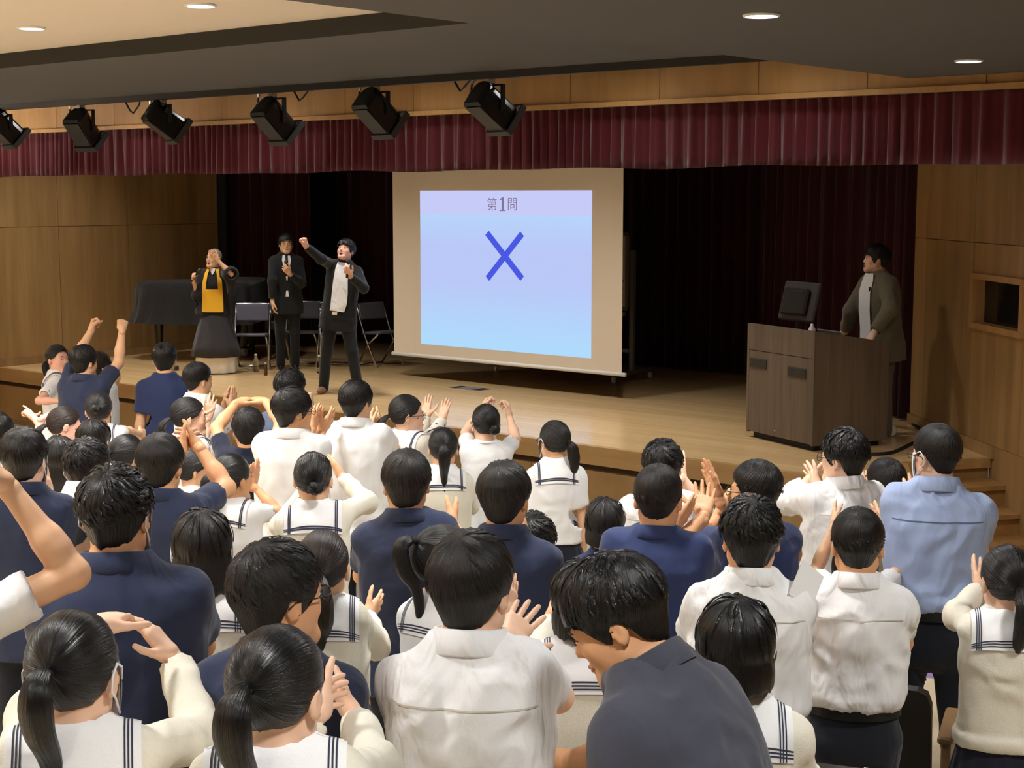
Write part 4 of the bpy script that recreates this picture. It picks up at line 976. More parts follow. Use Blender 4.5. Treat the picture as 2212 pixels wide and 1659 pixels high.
def locks(u, line, num, length, r=(.090, .109, .101), seed=0, lift=.012, w=.009, swirl=.3, lo=.25, hi=1.0):
    """separate tapered locks lying over the cap, so the outline and the ends look combed rather than moulded"""
    rnd = np.random.RandomState(seed); u = unit(u); e1 = unit(np.cross(u, (1.0, .02, 0))); e2 = np.cross(u, e1); r = np.array(r)
    VV = []; FF = []; UU = []; k0 = 0
    for _ in range(num):
        ph = rnd.rand()*2*math.pi; t0 = math.radians(150)*(lo*.1+rnd.rand()**.8*.62); dt = length/.1*(.6+.7*rnd.rand()); pts = []
        for i in range(6):
            th = t0+dt*i/5; p2 = ph+swirl*(i/5)*rnd.uniform(.3, 1)
            D = math.cos(th)*u+math.sin(th)*(math.cos(p2)*e1+math.sin(p2)*e2); P = HC+D/np.linalg.norm(D/r)*(1+lift*math.sin(i/5*math.pi*.8)*rnd.uniform(.2, 1.0)/.1*.1)
            z = np.interp(math.degrees(math.atan2(abs(P[0]), P[1])), [a for a, _ in line], [z for _, z in line])
            if P[2] < z-.006: break
            pts.append((P, D))
        if len(pts) < 3: continue
        m = len(pts); ww = w*rnd.uniform(.6, 1.3)
        for i, (P, D) in enumerate(pts):
            tg = unit(pts[min(i+1, m-1)][0]-pts[max(i-1, 0)][0]); sd = unit(np.cross(tg, D)); f = math.sin(min(1, (i+.6)/m*1.5)*math.pi*.5)*(1-(i/(m-1))**2.2*.92)
            VV += [P-sd*ww*f, P+D*ww*.55*f, P+sd*ww*f]; UU += [(rnd.rand()*.02+ph/6.28, i/6), (ph/6.28+.01, i/6), (ph/6.28+.02, i/6)]
            if i: a = k0+(i-1)*3; b = a+3; FF += [(a, a+1, b+1, b), (a+1, a+2, b+2, b+1)]
        k0 += 3*m
    if not VV: return np.zeros((0, 3)), np.zeros((0, 4), int), np.zeros((0, 2))
    return np.array(VV), np.array(FF), np.array(UU)
def merge(*parts):
    V = []; F_ = []; U = []; k = 0
    for v, f, uvx in parts:
        if len(v) == 0: continue
        V.append(v); F_.append(f+k); U.append(uvx); k += len(v)
    return np.concatenate(V), np.concatenate(F_), np.concatenate(U)
CROWN = (0, -.45, .9)
BOY = [(0, .045), (35, .040), (52, .030), (68, -.018), (80, -.030), (88, .006), (108, .012), (122, -.045), (150, -.078), (180, -.084)]
BOWL = [(0, .030), (40, .026), (60, .008), (85, -.010), (108, -.012), (125, -.050), (150, -.080), (180, -.086)]
BUZZ = [(0, .075), (40, .068), (58, .045), (72, .0), (85, .010), (110, .018), (125, -.03), (150, -.066), (180, -.072)]
GIRLT = [(0, .070), (30, .062), (50, .040), (66, -.010), (80, -.022), (92, .0), (110, -.020), (135, -.062), (180, -.080)]
BOBL = [(0, .032), (28, .028), (42, .0), (50, -.045), (70, -.058), (110, -.068), (180, -.072)]
LONGB = [(0, .034), (28, .030), (42, -.02), (50, -.09), (70, -.10), (110, -.108), (180, -.112)]
VOLB = [(-.09, .0), (-.03, .0), (.03, .05), (.09, .07), (.14, .05)]
TOPL = [(0, .045), (60, .03), (90, .02), (180, -.005)]
VOLM = [(-.09, .0), (-.04, .01), (.0, .03), (.06, .09), (.14, .08)]
VOLF = [(-.09, -.05), (-.03, -.06), (.02, -.03), (.07, .05), (.14, .07)]
def hair_style(st, seed):
    if st == 'boy': return merge(dome(CROWN, BOY, amp=.022, freq=10, seed=seed, vol=VOLB, jag=.008, hang=True, hz=-.004, taper=.60, ), locks(CROWN, TOPL, 190, .060, seed=seed, r=(.0935, .1125, .1065), lift=.030, w=.0062))
    if st == 'messy': return merge(dome(CROWN, BOY, amp=.04, freq=12, seed=seed, vol=VOLM, jag=.010, hang=True, hz=-.004, taper=.60, ), locks(CROWN, TOPL, 260, .055, seed=seed, r=(.0965, .116, .109), lift=.07, w=.0062, swirl=.45))
    if st == 'bowl': return merge(dome(CROWN, BOWL, amp=.018, freq=11, seed=seed, vol=VOLM, jag=.007, hang=True, hz=-.004, taper=.60, ), locks(CROWN, TOPL, 150, .075, seed=seed, r=(.0955, .1145, .1075), lift=.022, w=.006, swirl=.12))
    if st == 'fade': return merge(dome(CROWN, BUZZ, amp=.016, freq=14, seed=seed, vol=VOLF, jag=.005, hang=True, hz=-.004, taper=.58), locks(CROWN, TOPL, 150, .03, seed=seed, r=(.0865, .1055, .104), lift=.05, w=.0045, swirl=.4))
    if st == 'short_f': return dome(CROWN, BOY, r=(.088, .106, .099), amp=.012, freq=12, seed=seed, jag=.006, hang=True, hz=-.004, taper=.62)
    thick = st == 'pony_thick'; st = 'pony_low' if thick else st
    if st in ('pony', 'pony_low', 'pony_high', 'bun', 'bun_low', 'twin'):
        tie = {'pony': (0, -.97, .10), 'pony_low': (0, -.93, -.30), 'pony_high': (0, -.86, .48), 'bun': (0, -.98, .0), 'bun_low': (.25, -.90, -.40), 'twin': (0, -.93, -.3)}[st]
        d = dome(tie, GIRLT, r=(.086, .105, .098), amp=.022, freq=18, seed=seed, jag=.006)
        u = unit(tie); t0 = HC+u/np.linalg.norm(u/np.array([.086, .105, .098]))
        fr = locks((0, .1, .95), [(0, .028), (40, .0), (62, -.06), (70, .2), (180, .3)], 16, .10, seed=seed, r=(.090, .110, .1), lift=.03, w=.007, swirl=.1, lo=3)
        if st.startswith('bun'):
            b = []; c = t0+u*.018; n_, m_ = 26, 14
            V = []; UV = []
            for i in range(m_+1):
                th = math.pi*i/m_
                for k in range(n_+1):
                    a = 2*math.pi*(k % n_)/n_; rr = .030*(1+.10*math.sin(a*5+th*6)+.05*math.sin(a*9-th*3))
                    V.append(c+np.array([rr*1.12*math.sin(th)*math.cos(a), rr*math.cos(th)*.85, rr*math.sin(th)*math.sin(a)])); UV.append((k/n_*.3, i/m_))
            Fc = np.array([(i*(n_+1)+k, i*(n_+1)+k+1, (i+1)*(n_+1)+k+1, (i+1)*(n_+1)+k) for i in range(m_) for k in range(n_)])
            return merge(d, fr, (np.array(V), Fc, np.array(UV)))
        L_ = {'pony': .30, 'pony_low': .22, 'pony_high': .46, 'twin': .2}[st]+(.04 if thick else 0)
        o = .045 if st != 'pony_high' else .05
        path = [t0-u*.015, t0+u*.02, t0+u*o+np.array([0, -.012, -.035]), t0+u*.03+np.array([0, -.02, -.10]), t0+np.array([0, -.02+.02*(L_ > .25), -.18]), t0+np.array([.006, .0, -L_])]
        return merge(d, fr, tail(path, [k_*(1.75 if thick else 1.0) for k_ in (.013, .017, .030, .034, .030, .020, .006)], seed, amp=.22 if thick else .10))
    if st == 'pony_side':     # swept over one shoulder
        tie = (.35, -.90, -.28); d = dome(tie, GIRLT, r=(.086, .105, .098), amp=.016, freq=16, seed=seed, jag=.006); u = unit(tie); t0 = HC+u*.10
        return merge(d, tail([t0-u*.01, t0+u*.02, t0+np.array([.02, -.02, -.05]), t0+np.array([.03, -.02, -.13]), t0+np.array([.025, .0, -.21])], [.014, .020, .034, .036, .024, .006], seed))
    if st == 'bob': return merge(dome((0, -.25, .97), BOBL, r=(.090, .108, .099), amp=.016, freq=14, seed=seed, hang=True, jag=.008, taper=1.02), locks((0, -.2, .95), [(0, .028), (40, -.03), (60, -.05), (180, -.05)], 40, .09, seed=seed, r=(.092, .110, .101), lift=.02, w=.009, swirl=.08))
    if st == 'long': return merge(dome((0, -.25, .97), LONGB, r=(.090, .108, .099), amp=.018, freq=14, seed=seed, hang=True, jag=.012, taper=1.06), locks((0, -.2, .95), [(0, .028), (40, -.03), (60, -.05), (180, -.05)], 40, .09, seed=seed, r=(.092, .110, .101), lift=.02, w=.009, swirl=.08))
    if st == 'bald': return dome(CROWN, BUZZ, r=(.0785, .0975, .0885), amp=.0, freq=8, seed=seed, jag=.003, rim=.97)
    raise KeyError(st)
# ------------------------------------------------------------------ people
def solve_root(x, y, D, off, floor, H=None):
    pass
def ik(S, W, L1, L2, pole):
    v = W-S; d = np.linalg.norm(v); d2 = min(d, (L1+L2)*.995); v = v/d; W = S+v*d2
    a = (L1*L1-L2*L2+d2*d2)/(2*d2); h = math.sqrt(max(0, L1*L1-a*a)); p = pole-v*np.dot(pole, v)
    return S+v*a+unit(p)*h, W
def ray_at(px_, S, L_, side):
    d = unit(ray(*px_)); oc = _O-S; b = np.dot(oc, d); c = np.dot(oc, oc)-L_*L_; disc = b*b-c
    if disc < 0:
        q = _O+d*(-b); return S+unit(q-S)*L_
    t = -b+(math.sqrt(disc) if side == 'f' else -math.sqrt(disc)); return _O+d*t
SHOE = surface([EL((0, .06, .035), (.043, .125, .042)), EL((0, -.055, .05), (.037, .055, .055)), CUT((0, 0, 0.002), (0, 0, -1), 1.0)], .011)
SHOE_ME = {}
for k_ in ('shoe_black', 'shoe_white', 'shoe_brown'):
    me_ = template_part(SHOE[0], SHOE[1], 'shoe'); me_.materials.append(M[k_]); SHOE_ME[k_] = me_
HAIR_CACHE = {}
NP_ = [0]; DBG = False
def child_t(root, me, name, Rm, pos, scale=1.0, label=None):
    o = bpy.data.objects.new(name, me); COL.objects.link(o); o.parent = root
    m = np.eye(4); m[:3, :3] = Rm*scale; m[:3, 3] = np.asarray(pos)-ORG[root]; o.matrix_local = Matrix(m.tolist())
    if label: o['label'] = label
    return o
TOPS = {  # name, material, sleeve, hem, collar, loosen, wrinkle
    'navy_polo': ('polo_shirt', 'navy', 'short', -.14, 'polo', .03, .006), 'navy_polo2': ('polo_shirt', 'navy_bright', 'short', -.14, 'polo', .03, .006), 'grey_polo': ('polo_shirt', 'charcoal', 'short', -.16, 'polo', .03, .010),
    'navy_tee': ('t_shirt', 'navy_bright', 'short', -.16, 'round', .03, .004), 'dark_tee': ('t_shirt', 'navy_dark', 'short', -.16, 'round', .03, .004),
    'white_polo': ('polo_shirt', 'white_polo', 'short', -.06, 'polo', .04, .007), 'white_tee': ('t_shirt', 'white_polo', 'short', -.16, 'round', .03, .004),
    'white_shirt': ('dress_shirt', 'white_cotton', 'short', .09, 'shirt', .06, .011), 'white_shirt_long': ('dress_shirt', 'white_cotton', 'long', .09, 'shirt', .06, .011),
    'blue_shirt': ('dress_shirt', 'skyblue', 'short', .09, 'shirt', .06, .012), 'bluegrey_shirt': ('polo_shirt', 'bluegrey', 'short', -.14, 'polo', .03, .004),
    'sailor': ('sailor_blouse', 'white_polo', 'short', .05, 'sailor', .05, .006), 'cardigan': ('knit_cardigan', 'cream', 'long', .02, 'sailor', .08, .006),
    'suit': ('suit_jacket', 'suit_black', 'long', -.20, 'lapel', .06, .004), 'jacket': ('jacket', 'jacket_olive', 'long', -.22, 'lapel', .10, .006), 'robe': ('robe', 'robe_black', 'wide', -.1, 'robe', .06, .006)}

def person(x, y, w, sex, hair, top, label, yaw=0, hyaw=0, hp=0, hr=0, lean=0, slean=0, R='clap', L='clap', H=None, D=None, bw=1.0, mask=False, glasses=False, mouth=0, smile=False,
           skin=None, hairm=None, stage=False, group='students standing in the audience', stance=.09, shoe='shoe_black', fine=1.0, hs=None, bottom=None, watch=None):
    fem = sex == 'g'; NP_[0] += 1; seed = NP_[0]
    lo_, hi_ = (1.46, 1.68) if fem else (1.60, 1.84)
    D0 = D or FPX*(.174 if fem else .184)/w
    dirh = unit(np.append(ray(x, y)[:2], 0)); f = rotz(-math.radians(yaw)) @ dirh; r = np.cross(f, (0, 0, 1)); B = np.stack([r, f, np.array([0, 0, 1.])], 1)
    Rt = B @ rotx(-math.radians(lean)) @ roty(math.radians(slean))
    fh = rotz(-math.radians(yaw+hyaw)) @ dirh; Rh = np.stack([np.cross(fh, (0, 0, 1)), fh, np.array([0, 0, 1.])], 1) @ rotx(math.radians(hp)) @ roty(math.radians(hr))
    HS = hs or 1.0
    def geo(Hv):
        s_ = (Hv-(.250 if fem else .259)*HS)/1.455; P_ = np.array([0, 0, .90*s_]); N_ = P_+Rt @ np.array([0, -.012, .555])*s_
        nv = np.array([0, .022, .103 if fem else .112])*HS; Ho_ = N_+.5*(Rt @ nv)+.5*(Rh @ nv); top_ = Ho_+Rh @ np.array([0, -.013, .143])*HS
        if hp < -15: top_ = Ho_+np.array([0, 0, .145])*HS
        return s_, P_, N_, Ho_, top_
    fl = (lambda p: STAGE) if stage else (lambda p: floor_z(p[0], p[1]))
    def err(Dv, Hv): t_ = geo(Hv)[4]; q = atd(x, y, Dv)-t_; return q[2]-fl(q)
    def bis(fn, a, b):
        fa = fn(a)
        for _ in range(40):
            m_ = (a+b)/2; fm = fn(m_)
            if (fm > 0) == (fa > 0): a, fa = m_, fm
            else: b = m_
        return (a+b)/2
    if H is None:
        Hs = bis(lambda h: err(D0, h), 1.0, 2.3); Hn = min(hi_, max(lo_, Hs)); 
        if abs(Hn-Hs) > 1e-3: D0 = bis(lambda d: err(d, Hn), D0*.55, D0*1.7)
        H = Hn
    else: D0 = bis(lambda d: err(d, H), D0*.5, D0*1.9)
    s, P, N, Ho, tp = geo(H); foot = atd(x, y, D0)-tp; foot[2] = fl(foot)
    P, N, Ho = P+foot, N+foot, Ho+foot
    root_org = foot.copy()
    vox = float(np.clip(D0*.00155, .0070, .0122))*(fine if stage else 1)
    sk = skin or random.choice(['skin_a', 'skin_a', 'skin_b', 'skin_c'])
    g = .86 if fem else 1.0; gw = g*bw
    sw = (.124 if fem else .146)*s*bw; L1, L2 = .295*s, .250*s; hsz = (.93 if fem else 1.02)*min(1.05, s+.02)
    arms = {}
    for nm, sg, spec in (('R', 1, R), ('L', -1, L)):
        S = P+Rt @ np.array([sg*sw, -.008, .458*s]); hand = 'flat'; palm = 'in'; tipd = None
        if isinstance(spec, str):
            if spec == 'down': E = S+B @ (unit((sg*.16, -.06, -1))*L1); W = E+B @ (unit((sg*.02, .18, -1))*L2); hand = 'relax'
            else:
                tgt = N+B @ (np.array([sg*.035, .33, {'clap': -.13, 'clap_high': .03, 'clap_low': -.24}[spec]])*s)
                E, W = ik(S, tgt, L1, L2, B @ np.array([sg*.75, -.2, -1])); tipd = B @ unit((-sg*.12, .45, .9))
        else:
            dflt = spec.get('s', 'f')
            hi = min([q[1] for q in (spec.get('e'), spec.get('w')) if q]) if (spec.get('e') or spec.get('w')) else 9999
            Sp = np.array(S); vv = Sp-_O; sy = IMG_H/2-FPX*np.dot(vv, _up)/np.dot(vv, _fw)
            if hi < sy-10: S = S+Rt @ np.array([-sg*.012, 0, .035])*s
            if spec.get('e'):
                E = ray_at(spec['e'], S, L1, spec.get('es', dflt)); W = ray_at(spec['w'], E, L2, spec.get('ws', dflt))
            else:
                Wd = S+B @ (np.array([0, spec.get('fw', .30), 0])*s); dep = np.dot(Wd-_O, _fw); W = atd(spec['w'][0], spec['w'][1], dep)
                E, W = ik(S, W, L1, L2, B @ np.array(spec.get('pole', (sg*.8, -.2, -1))))
            hand = spec.get('h', 'flat'); palm = spec.get('p', 'in')
            if spec.get('t'): tipd = unit(ray_at(spec['t'], W, .165*hsz, spec.get('ts', dflt))-W)
        if tipd is None: tipd = unit(W-E)
        pv = {'in': -sg*r, 'out': sg*r, 'fwd': f, 'back': -f, 'down': np.array([0, 0, -1.]), 'up': np.array([0, 0, 1.]), 'cam': -dirh, 'away': dirh}[palm]
        bk = -pv; bk = bk-tipd*np.dot(bk, tipd)
        if np.linalg.norm(bk) < .15: bk = np.cross(tipd, r)
        bk = unit(bk); Rh_ = np.stack([np.cross(tipd, bk), tipd, bk], 1); arms[nm] = (sg, S, E, W, tipd, Rh_, hand)
    # --- body: one surface for head, neck, trunk and arms
    T = lambda c: Ho+Rh @ (np.array(c, float)*HS)
    tab = np.array([[-.17, .186, .135, .0], [-.06, .184, .132, 0], [.08, .166, .118, 0], [.22, .170, .118, 0], [.34, .172, .120, -.006], [.43, .168, .110, -.012], [.485, .140, .092, -.014], [.53, .090, .074, -.012], [.572, .062, .060, -.004]])
    if fem: tab = np.array([[-.17, .192, .142, -.006], [-.06, .180, .132, -.004], [.08, .146, .106, 0], [.22, .152, .110, .004], [.33, .154, .118, .004], [.43, .148, .104, -.006], [.485, .124, .086, -.012], [.53, .080, .066, -.012], [.572, .056, .054, -.004]])
    tab = tab*np.array([s, s*bw, s*bw, s])
    nr = (.047 if fem else .055)*HS*(bw**.5)
    bt = tab.copy(); bt[:, 1:3] *= .82; bt = bt[4:]
    prims = [LOFT(P, Rt, bt, .02), RC(P+Rt @ np.array([0, -.010, .50])*s, T((0, -.024, -.045)), nr*1.08, nr, .03)]
    for nm in arms:
        sg, S, E, W, td, Rw, hd = arms[nm]; q = (.86 if fem else 1.0)*s
        prims += [RC(P+Rt @ np.array([sg*.05, -.01, .505])*s, S, .036*s, .042*s, .03), RC(S, E, .044*q, .037*q, .03), RC(E, E+(W-E)*.4, .037*q, .037*q, .02), RC(E+(W-E)*.3, W, .037*q, .0255*q, .02), RC(W, W+td*.012, .0255*q, .023*q, .01)]
    prims += head_prims(T, Rh, HS, fem, mouth)
    BV, BF = surface(prims, vox); parts = [(BV, BF, np.zeros((len(BV), 2)))]
    for nm in arms:
        sg, S, E, W, td, Rw, hd = arms[nm]; hv, hf = (HANDS if D0 < 6.5 else HANDS_FAR)[hd]; hv = hv*hsz
        if sg < 0: hv = hv*np.array([-1, 1, 1]); hf = hf[:, ::-1]
        parts.append((hv @ Rw.T+W+td*.006, hf, np.zeros((len(hv), 2))))
    # legs
    lk = []
    for sg in (-1, 1):
        hip = P+B @ np.array([sg*.088, 0, -.03])*s; ank = foot+B @ np.array([sg*stance, -.02, .075]); kn = (hip+ank)/2+B @ np.array([0, .025, .0])
        lk.append((hip, kn, ank))
    isrobe = top == 'robe'
    skirted = (fem and bottom is None) or bottom == 'skirt'
    if skirted:
        lp_ = []
        for hip, kn, ank in lk: lp_ += [RC(hip, kn, .075*s, .052*s, .02), RC(kn, ank, .052*s, .036*s, .02), RC(ank, ank+np.array([0, 0, -.03]), .036, .034, .01)]
        lv, lf = surface(lp_, .020); parts.append((lv, lf, np.zeros((len(lv), 2))))
    V, Fq, _ = merge(*parts)
    root = mesh_obj('person', V, Fq, M[sk], None, root_org, smooth=True); tag(root, label, 'person', group)
    # --- face
    child_t(root, TPL['eyes_closed' if smile else 'eyes'], 'eyes', Rh, Ho, HS); child_t(root, TPL['eyebrows'], 'eyebrows', Rh, Ho, HS)
    if not mask: child_t(root, TPL['lips_open' if mouth else 'lips'], 'lips', Rh, Ho, HS)
    if mask: child_t(root, TPL['face_mask'], 'face_mask', Rh, Ho, HS, 'white face mask with ear loops')
    if glasses: child_t(root, TPL['glasses'], 'glasses', Rh, Ho, HS)
    # --- hair
    if hair:
        key = (hair, seed % 7)
        if key not in HAIR_CACHE: HAIR_CACHE[key] = hair_style(hair, seed % 7)
        hv, hf, hu = HAIR_CACHE[key]
        mesh_obj('hair', (hv*HS) @ Rh.T+Ho, hf, M[hairm or ('stubble' if hair == 'bald' else random.choice(['hair_black', 'hair_black', 'hair_soft']))], root, smooth=True, uv=hu)
    # --- top
    tn, tm, sl, hem, col, loose, wr = TOPS[top]
    tt = tab.copy(); tt[:, 1] += .008*s; tt[:, 2] += .008*s; tt[:-2, 1:3] *= 1+loose
    zz = hem*s; keep = tt[tt[:, 0] > zz+.02]; row = [zz]+[float(np.interp(zz, tt[:, 0], tt[:, i])) for i in (1, 2, 3)]
    if tn == 'dress_shirt':
        row[1] *= .97; row[2] *= .97; keep = np.vstack([[zz+.035*s, row[1]*1.07, row[2]*1.10, row[3]], keep])
    if top == 'cardigan': keep = np.vstack([[zz+.05*s, row[1]*1.03, row[2]*1.03, row[3]], keep])
    tt = np.vstack([row, keep]); tt[-1, 1:3] *= 1.10
    sp_ = [LOFT(P, Rt, tt, .02)]; cuts = []
    for nm in arms:
        sg, S, E, W, td, Rw, hd = arms[nm]; q = (.90 if fem else 1.0)*s*(bw**.4)
        sp_ += [RC(P+Rt @ np.array([sg*.045, -.012, .520])*s, S+Rt @ np.array([0, 0, .002]), .036*s, .054*q, .05)]
        if sl == 'short':
            ce = S+(E-S)*.66; sp_ += [RC(S, S+(E-S)*.9, .056*q, .064*q, .04)]; cuts += [CUT(ce, E-S, .125*s)]
            cuts += [RC(ce-(E-S)*.10, E, .041*q, .048*q, .0, 's')]
        elif sl == 'long':
            b_ = {'cardigan': 1.12, 'suit': 1.08, 'jacket': 1.25}.get(top, 1.08); we = E+(W-E)*.93
            sp_ += [RC(S, E, .054*q*b_, .050*q*b_, .04), RC(E, E+(W-E)*1.05, .050*q*b_, .038*q*b_, .03)]; cuts += [CUT(we, W-E, .07*s)]; cuts += [RC(we-(W-E)*.08, W+(W-E)*.3, .026*q, .028*q, 0, 's')]
        else:
            m_ = S+(E-S)*.95; sp_ += [RC(S, m_, .075*q, .10*q, .05), RC(m_, m_+np.array([0, 0, -.24*s]), .075*q, .05*q, .05)]; cuts += [RC(m_-(E-S)*.2, E+(E-S)*.3, .055*q, .065*q, 0, 's')]
    tv, tf = surface(sp_+cuts, float(np.clip(vox*1.4, .0112, .0155)) if not stage else .0125)
    nrm = vnormals(tv, tf); q = (tv-P) @ Rt
    ns = vnoise(q*np.array([8, 8, 5.5])+seed*5.1+1.2*vnoise(q*6, seed)[:, None], seed); n2 = 1-np.abs(vnoise(q*np.array([11, 11, 7])+seed*2.3+.9*vnoise(q*9, seed+3)[:, None], seed+1))*2
    waist = np.clip((.22*s-q[:, 2])/(.2*s), 0, 1)
    cuff = np.min([np.linalg.norm(tv-c_.o, axis=1)/(c_.rad*.75) for c_ in cuts if c_.op == 'c'] or [np.ones(len(tv))], 0); wr = wr*np.clip(cuff-.45, .12, 1)
    tv = tv+nrm*(wr*(ns*.9+n2*.8)+wr*.9*waist*vnoise(q*np.array([5, 5, 22])+seed, seed+2))[:, None]
    mesh_obj(tn, tv, tf, M[tm], root, smooth=True)
    bvh = BVHTree.FromPolygons(tv.tolist(), tf.tolist())
    def cast(o, d, off):
        o = P+Rt @ (np.array(o)*s); d = Rt @ unit(d); st_ = o+d*.6
        h = bvh.ray_cast(Vector(st_), Vector(-d), .7)
        return (np.array(h[0])+d*off) if h[0] is not None else o+d*(.11*s+off)
    if stage:
        kv, kf = surface([LOFT(P, Rt, tt, .02)], .012); bvt = BVHTree.FromPolygons(kv.tolist(), kf.tolist())
    def cast_torso(o, d, off):
        o = P+Rt @ (np.array(o)*s); d = Rt @ unit(d); h = bvt.ray_cast(Vector(o+d*.6), Vector(-d), .7)
        return (np.array(h[0])+d*off) if h[0] is not None else o+d*(.11*s+off)
    def sheet(name, grid, mat, parent, label=None):
        nu, nv = len(grid), len(grid[0]); V_ = [p_ for row_ in grid for p_ in row_]
        F_ = [(i*nv+j, i*nv+j+1, (i+1)*nv+j+1, (i+1)*nv+j) for i in range(nu-1) for j in range(nv-1)]
        o = mesh_obj(name, V_, F_, mat, parent, smooth=True)
        if label: o['label'] = label
        return o
    # --- collars
    if col in ('polo', 'shirt'):
        V_ = []; na = 33; hgt = .026 if col == 'shirt' else .020; prof = [(.080, -.035), (.068, hgt-.004), (.072, hgt), (.079, hgt-.003), (.096, -.026), (.093, -.031), (.074, hgt-.014)]
        for i in range(na):
            a_ = math.radians(-158+316*i/(na-1)); fr_ = (1-math.cos(a_))/2
            for rr, zz_ in prof:
                rr2 = rr*(1+.10*fr_)*(.9 if fem else 1.0)*(bw**.5); dz = zz_-.028*fr_-(.014*fr_ if rr > .09 else 0)
                V_.append(P+Rt @ (np.array([rr2*math.sin(a_), -.012-rr2*.93*math.cos(a_)+.01*fr_, .574+dz])*s))
        m_ = len(prof); F_ = [(i*m_+j, i*m_+j+1, (i+1)*m_+j+1, (i+1)*m_+j) for i in range(na-1) for j in range(m_-1)]
        mesh_obj('collar', V_, F_, M[tm], root, smooth=True)
    if col == 'round':
        b_ = MB(); b_.tube([P+Rt @ (np.array([.070*math.sin(a_), -.010-.066*math.cos(a_), .562-.012*(1-math.cos(a_))])*s) for a_ in np.linspace(0, 2*math.pi, 26, endpoint=False)], .009, 6, closed=True); b_.build('neckband', M[tm], root, smooth=True)
    if tn == 'dress_shirt':
        sheet('yoke_seam', [[cast((u*(.165 if not fem else .14)*bw, -.01, .435+dz), (0, -1, 0), .0035) for dz in (-.002, .002)] for u in np.linspace(-1, 1, 17)], M['board_white' if tm != 'skyblue' else 'bluegrey'], root)
    if col == 'sailor':
        wd = .132 if top == 'sailor' else .138; o_ = lambda x_: (x_, -.01, .385)
        dr_ = lambda a_: (0, -math.cos(math.radians(a_)), math.sin(math.radians(a_)))
        pa0 = 23
        def fp(x_): return 78+18*np.clip((abs(x_)-.05)/.03, 0, 1)
        grid = [[cast(o_(x_), dr_(pa0+(fp(x_)-pa0)*t_), .007) for t_ in np.linspace(0, 1, 13)] for x_ in np.linspace(-wd, wd, 19)]
        sc = sheet('sailor_collar', grid, M['white_collar'], root, 'white sailor collar with navy stripes')
        outr = lambda a_: float(np.interp(a_, [90, 120, 168], [wd, wd*.8, .02])); innr = lambda a_: float(np.interp(a_, [90, 120, 168], [.068, .058, .004]))
        for q_ in (-1, 1):
            sheet('collar_lapel', [[cast(o_(q_*(innr(a_)+(outr(a_)-innr(a_))*t_)), dr_(a_), .007) for t_ in np.linspace(0, 1, 6)] for a_ in np.linspace(92, 168, 12)], M['white_collar'], sc)
        lw_ = .0036 if D0 < 6 else .006; gaps = (-.0075, 0, .0075) if D0 < 6 else (-.004, .004)
        for q_ in (-1, 1):
            for gz in gaps:
                xx = q_*(wd-.026+gz); sheet('stripe', [[cast(o_(xx+dx), dr_(a_), .0088) for dx in (-lw_/2, lw_/2)] for a_ in np.linspace(pa0, 95, 14)], M['stripe_navy'], sc)
                sheet('stripe', [[cast(o_(q_*(max(.004, outr(a_)-.024+gz)+dx)), dr_(a_), .0088) for dx in (-lw_/2, lw_/2)] for a_ in np.linspace(95, 166, 12)], M['stripe_navy'], sc)
        for gz in gaps:
            aa = pa0+10+gz/.11*57; da = lw_/.11*57/2
            sheet('stripe', [[cast(o_(x_), dr_(aa+dd), .0088) for dd in (-da, da)] for x_ in np.linspace(-wd, wd, 19)], M['stripe_navy'], sc)
        if D0 > 0:   # white hem under the stripes is the collar itself; small navy scarf knot at the front
            pass
    # --- bottom
    if skirted:
        V_ = []; n_ = 72; rows = [(.17, .136, .100), (.06, .150, .114), (.0, .172, .128), (-.12, .200, .150), (-.28, .228, .180), (-.42, .250, .205)]
        for k_, (z_, a_, b_) in enumerate(rows):
            for i in range(n_):
                t_ = 2*math.pi*i/n_; pl = 1+(.035*max(0, k_-1)/4)*(1 if (i//2) % 2 else -1)
                V_.append(P+(B @ np.array([a_*math.cos(t_)*pl*bw, b_*math.sin(t_)*pl*bw, z_]))*s)
        F_ = [(k_*n_+i, k_*n_+(i+1) % n_, (k_+1)*n_+(i+1) % n_, (k_+1)*n_+i) for k_ in range(len(rows)-1) for i in range(n_)]
        mesh_obj('pleated_skirt', V_, [f_[::-1] for f_ in F_], M['skirt_navy'], root, smooth=False)
    elif not isrobe:
        tr = [LOFT(P, B, np.array([[-.16, .080, .075, -.005], [-.12, .150, .118, -.005], [-.05, .178, .130, -.004], [.03, .166, .122, 0], [.09, .160, .116, 0], [.14, .155, .112, 0]])*np.array([s, s*bw, s*bw, s]), .04)]
        for hip, kn, ank in lk: tr += [RC(hip+np.array([0, 0, -.03]), kn, .092*s*bw, .066*s, .03), RC(kn, ank+np.array([0, 0, -.02]), .066*s, .056*s, .02)]
        pv_, pf_ = surface(tr, .021 if D0 < 7.5 or stage else .027); mesh_obj('trousers', pv_, pf_, M[{'jacket': 'jacket_olive', 'suit': 'suit_black'}.get(top, 'trouser')], root, smooth=True)
        if tn == 'dress_shirt' or stage:
            b_ = MB(); zb_ = .082 if tn == 'dress_shirt' else .0
            rings = [[P+(B @ np.array([(.176*bw+e_)*math.cos(t_)*(.97 if zb_ else 1), (.134*bw+e_)*math.sin(t_)*(.97 if zb_ else 1), z_+zb_]))*s for t_ in np.linspace(0, 2*math.pi, 40, endpoint=False)] for z_, e_ in ((-.028, .0), (-.028, .006), (.012, .004), (.012, -.002))]
            for k_ in range(3): b_.add(rings[k_]+rings[k_+1], [(i, (i+1) % 40, 40+(i+1) % 40, 40+i) for i in range(40)])
            b_.build('belt', M['black_metal'], root, smooth=True)
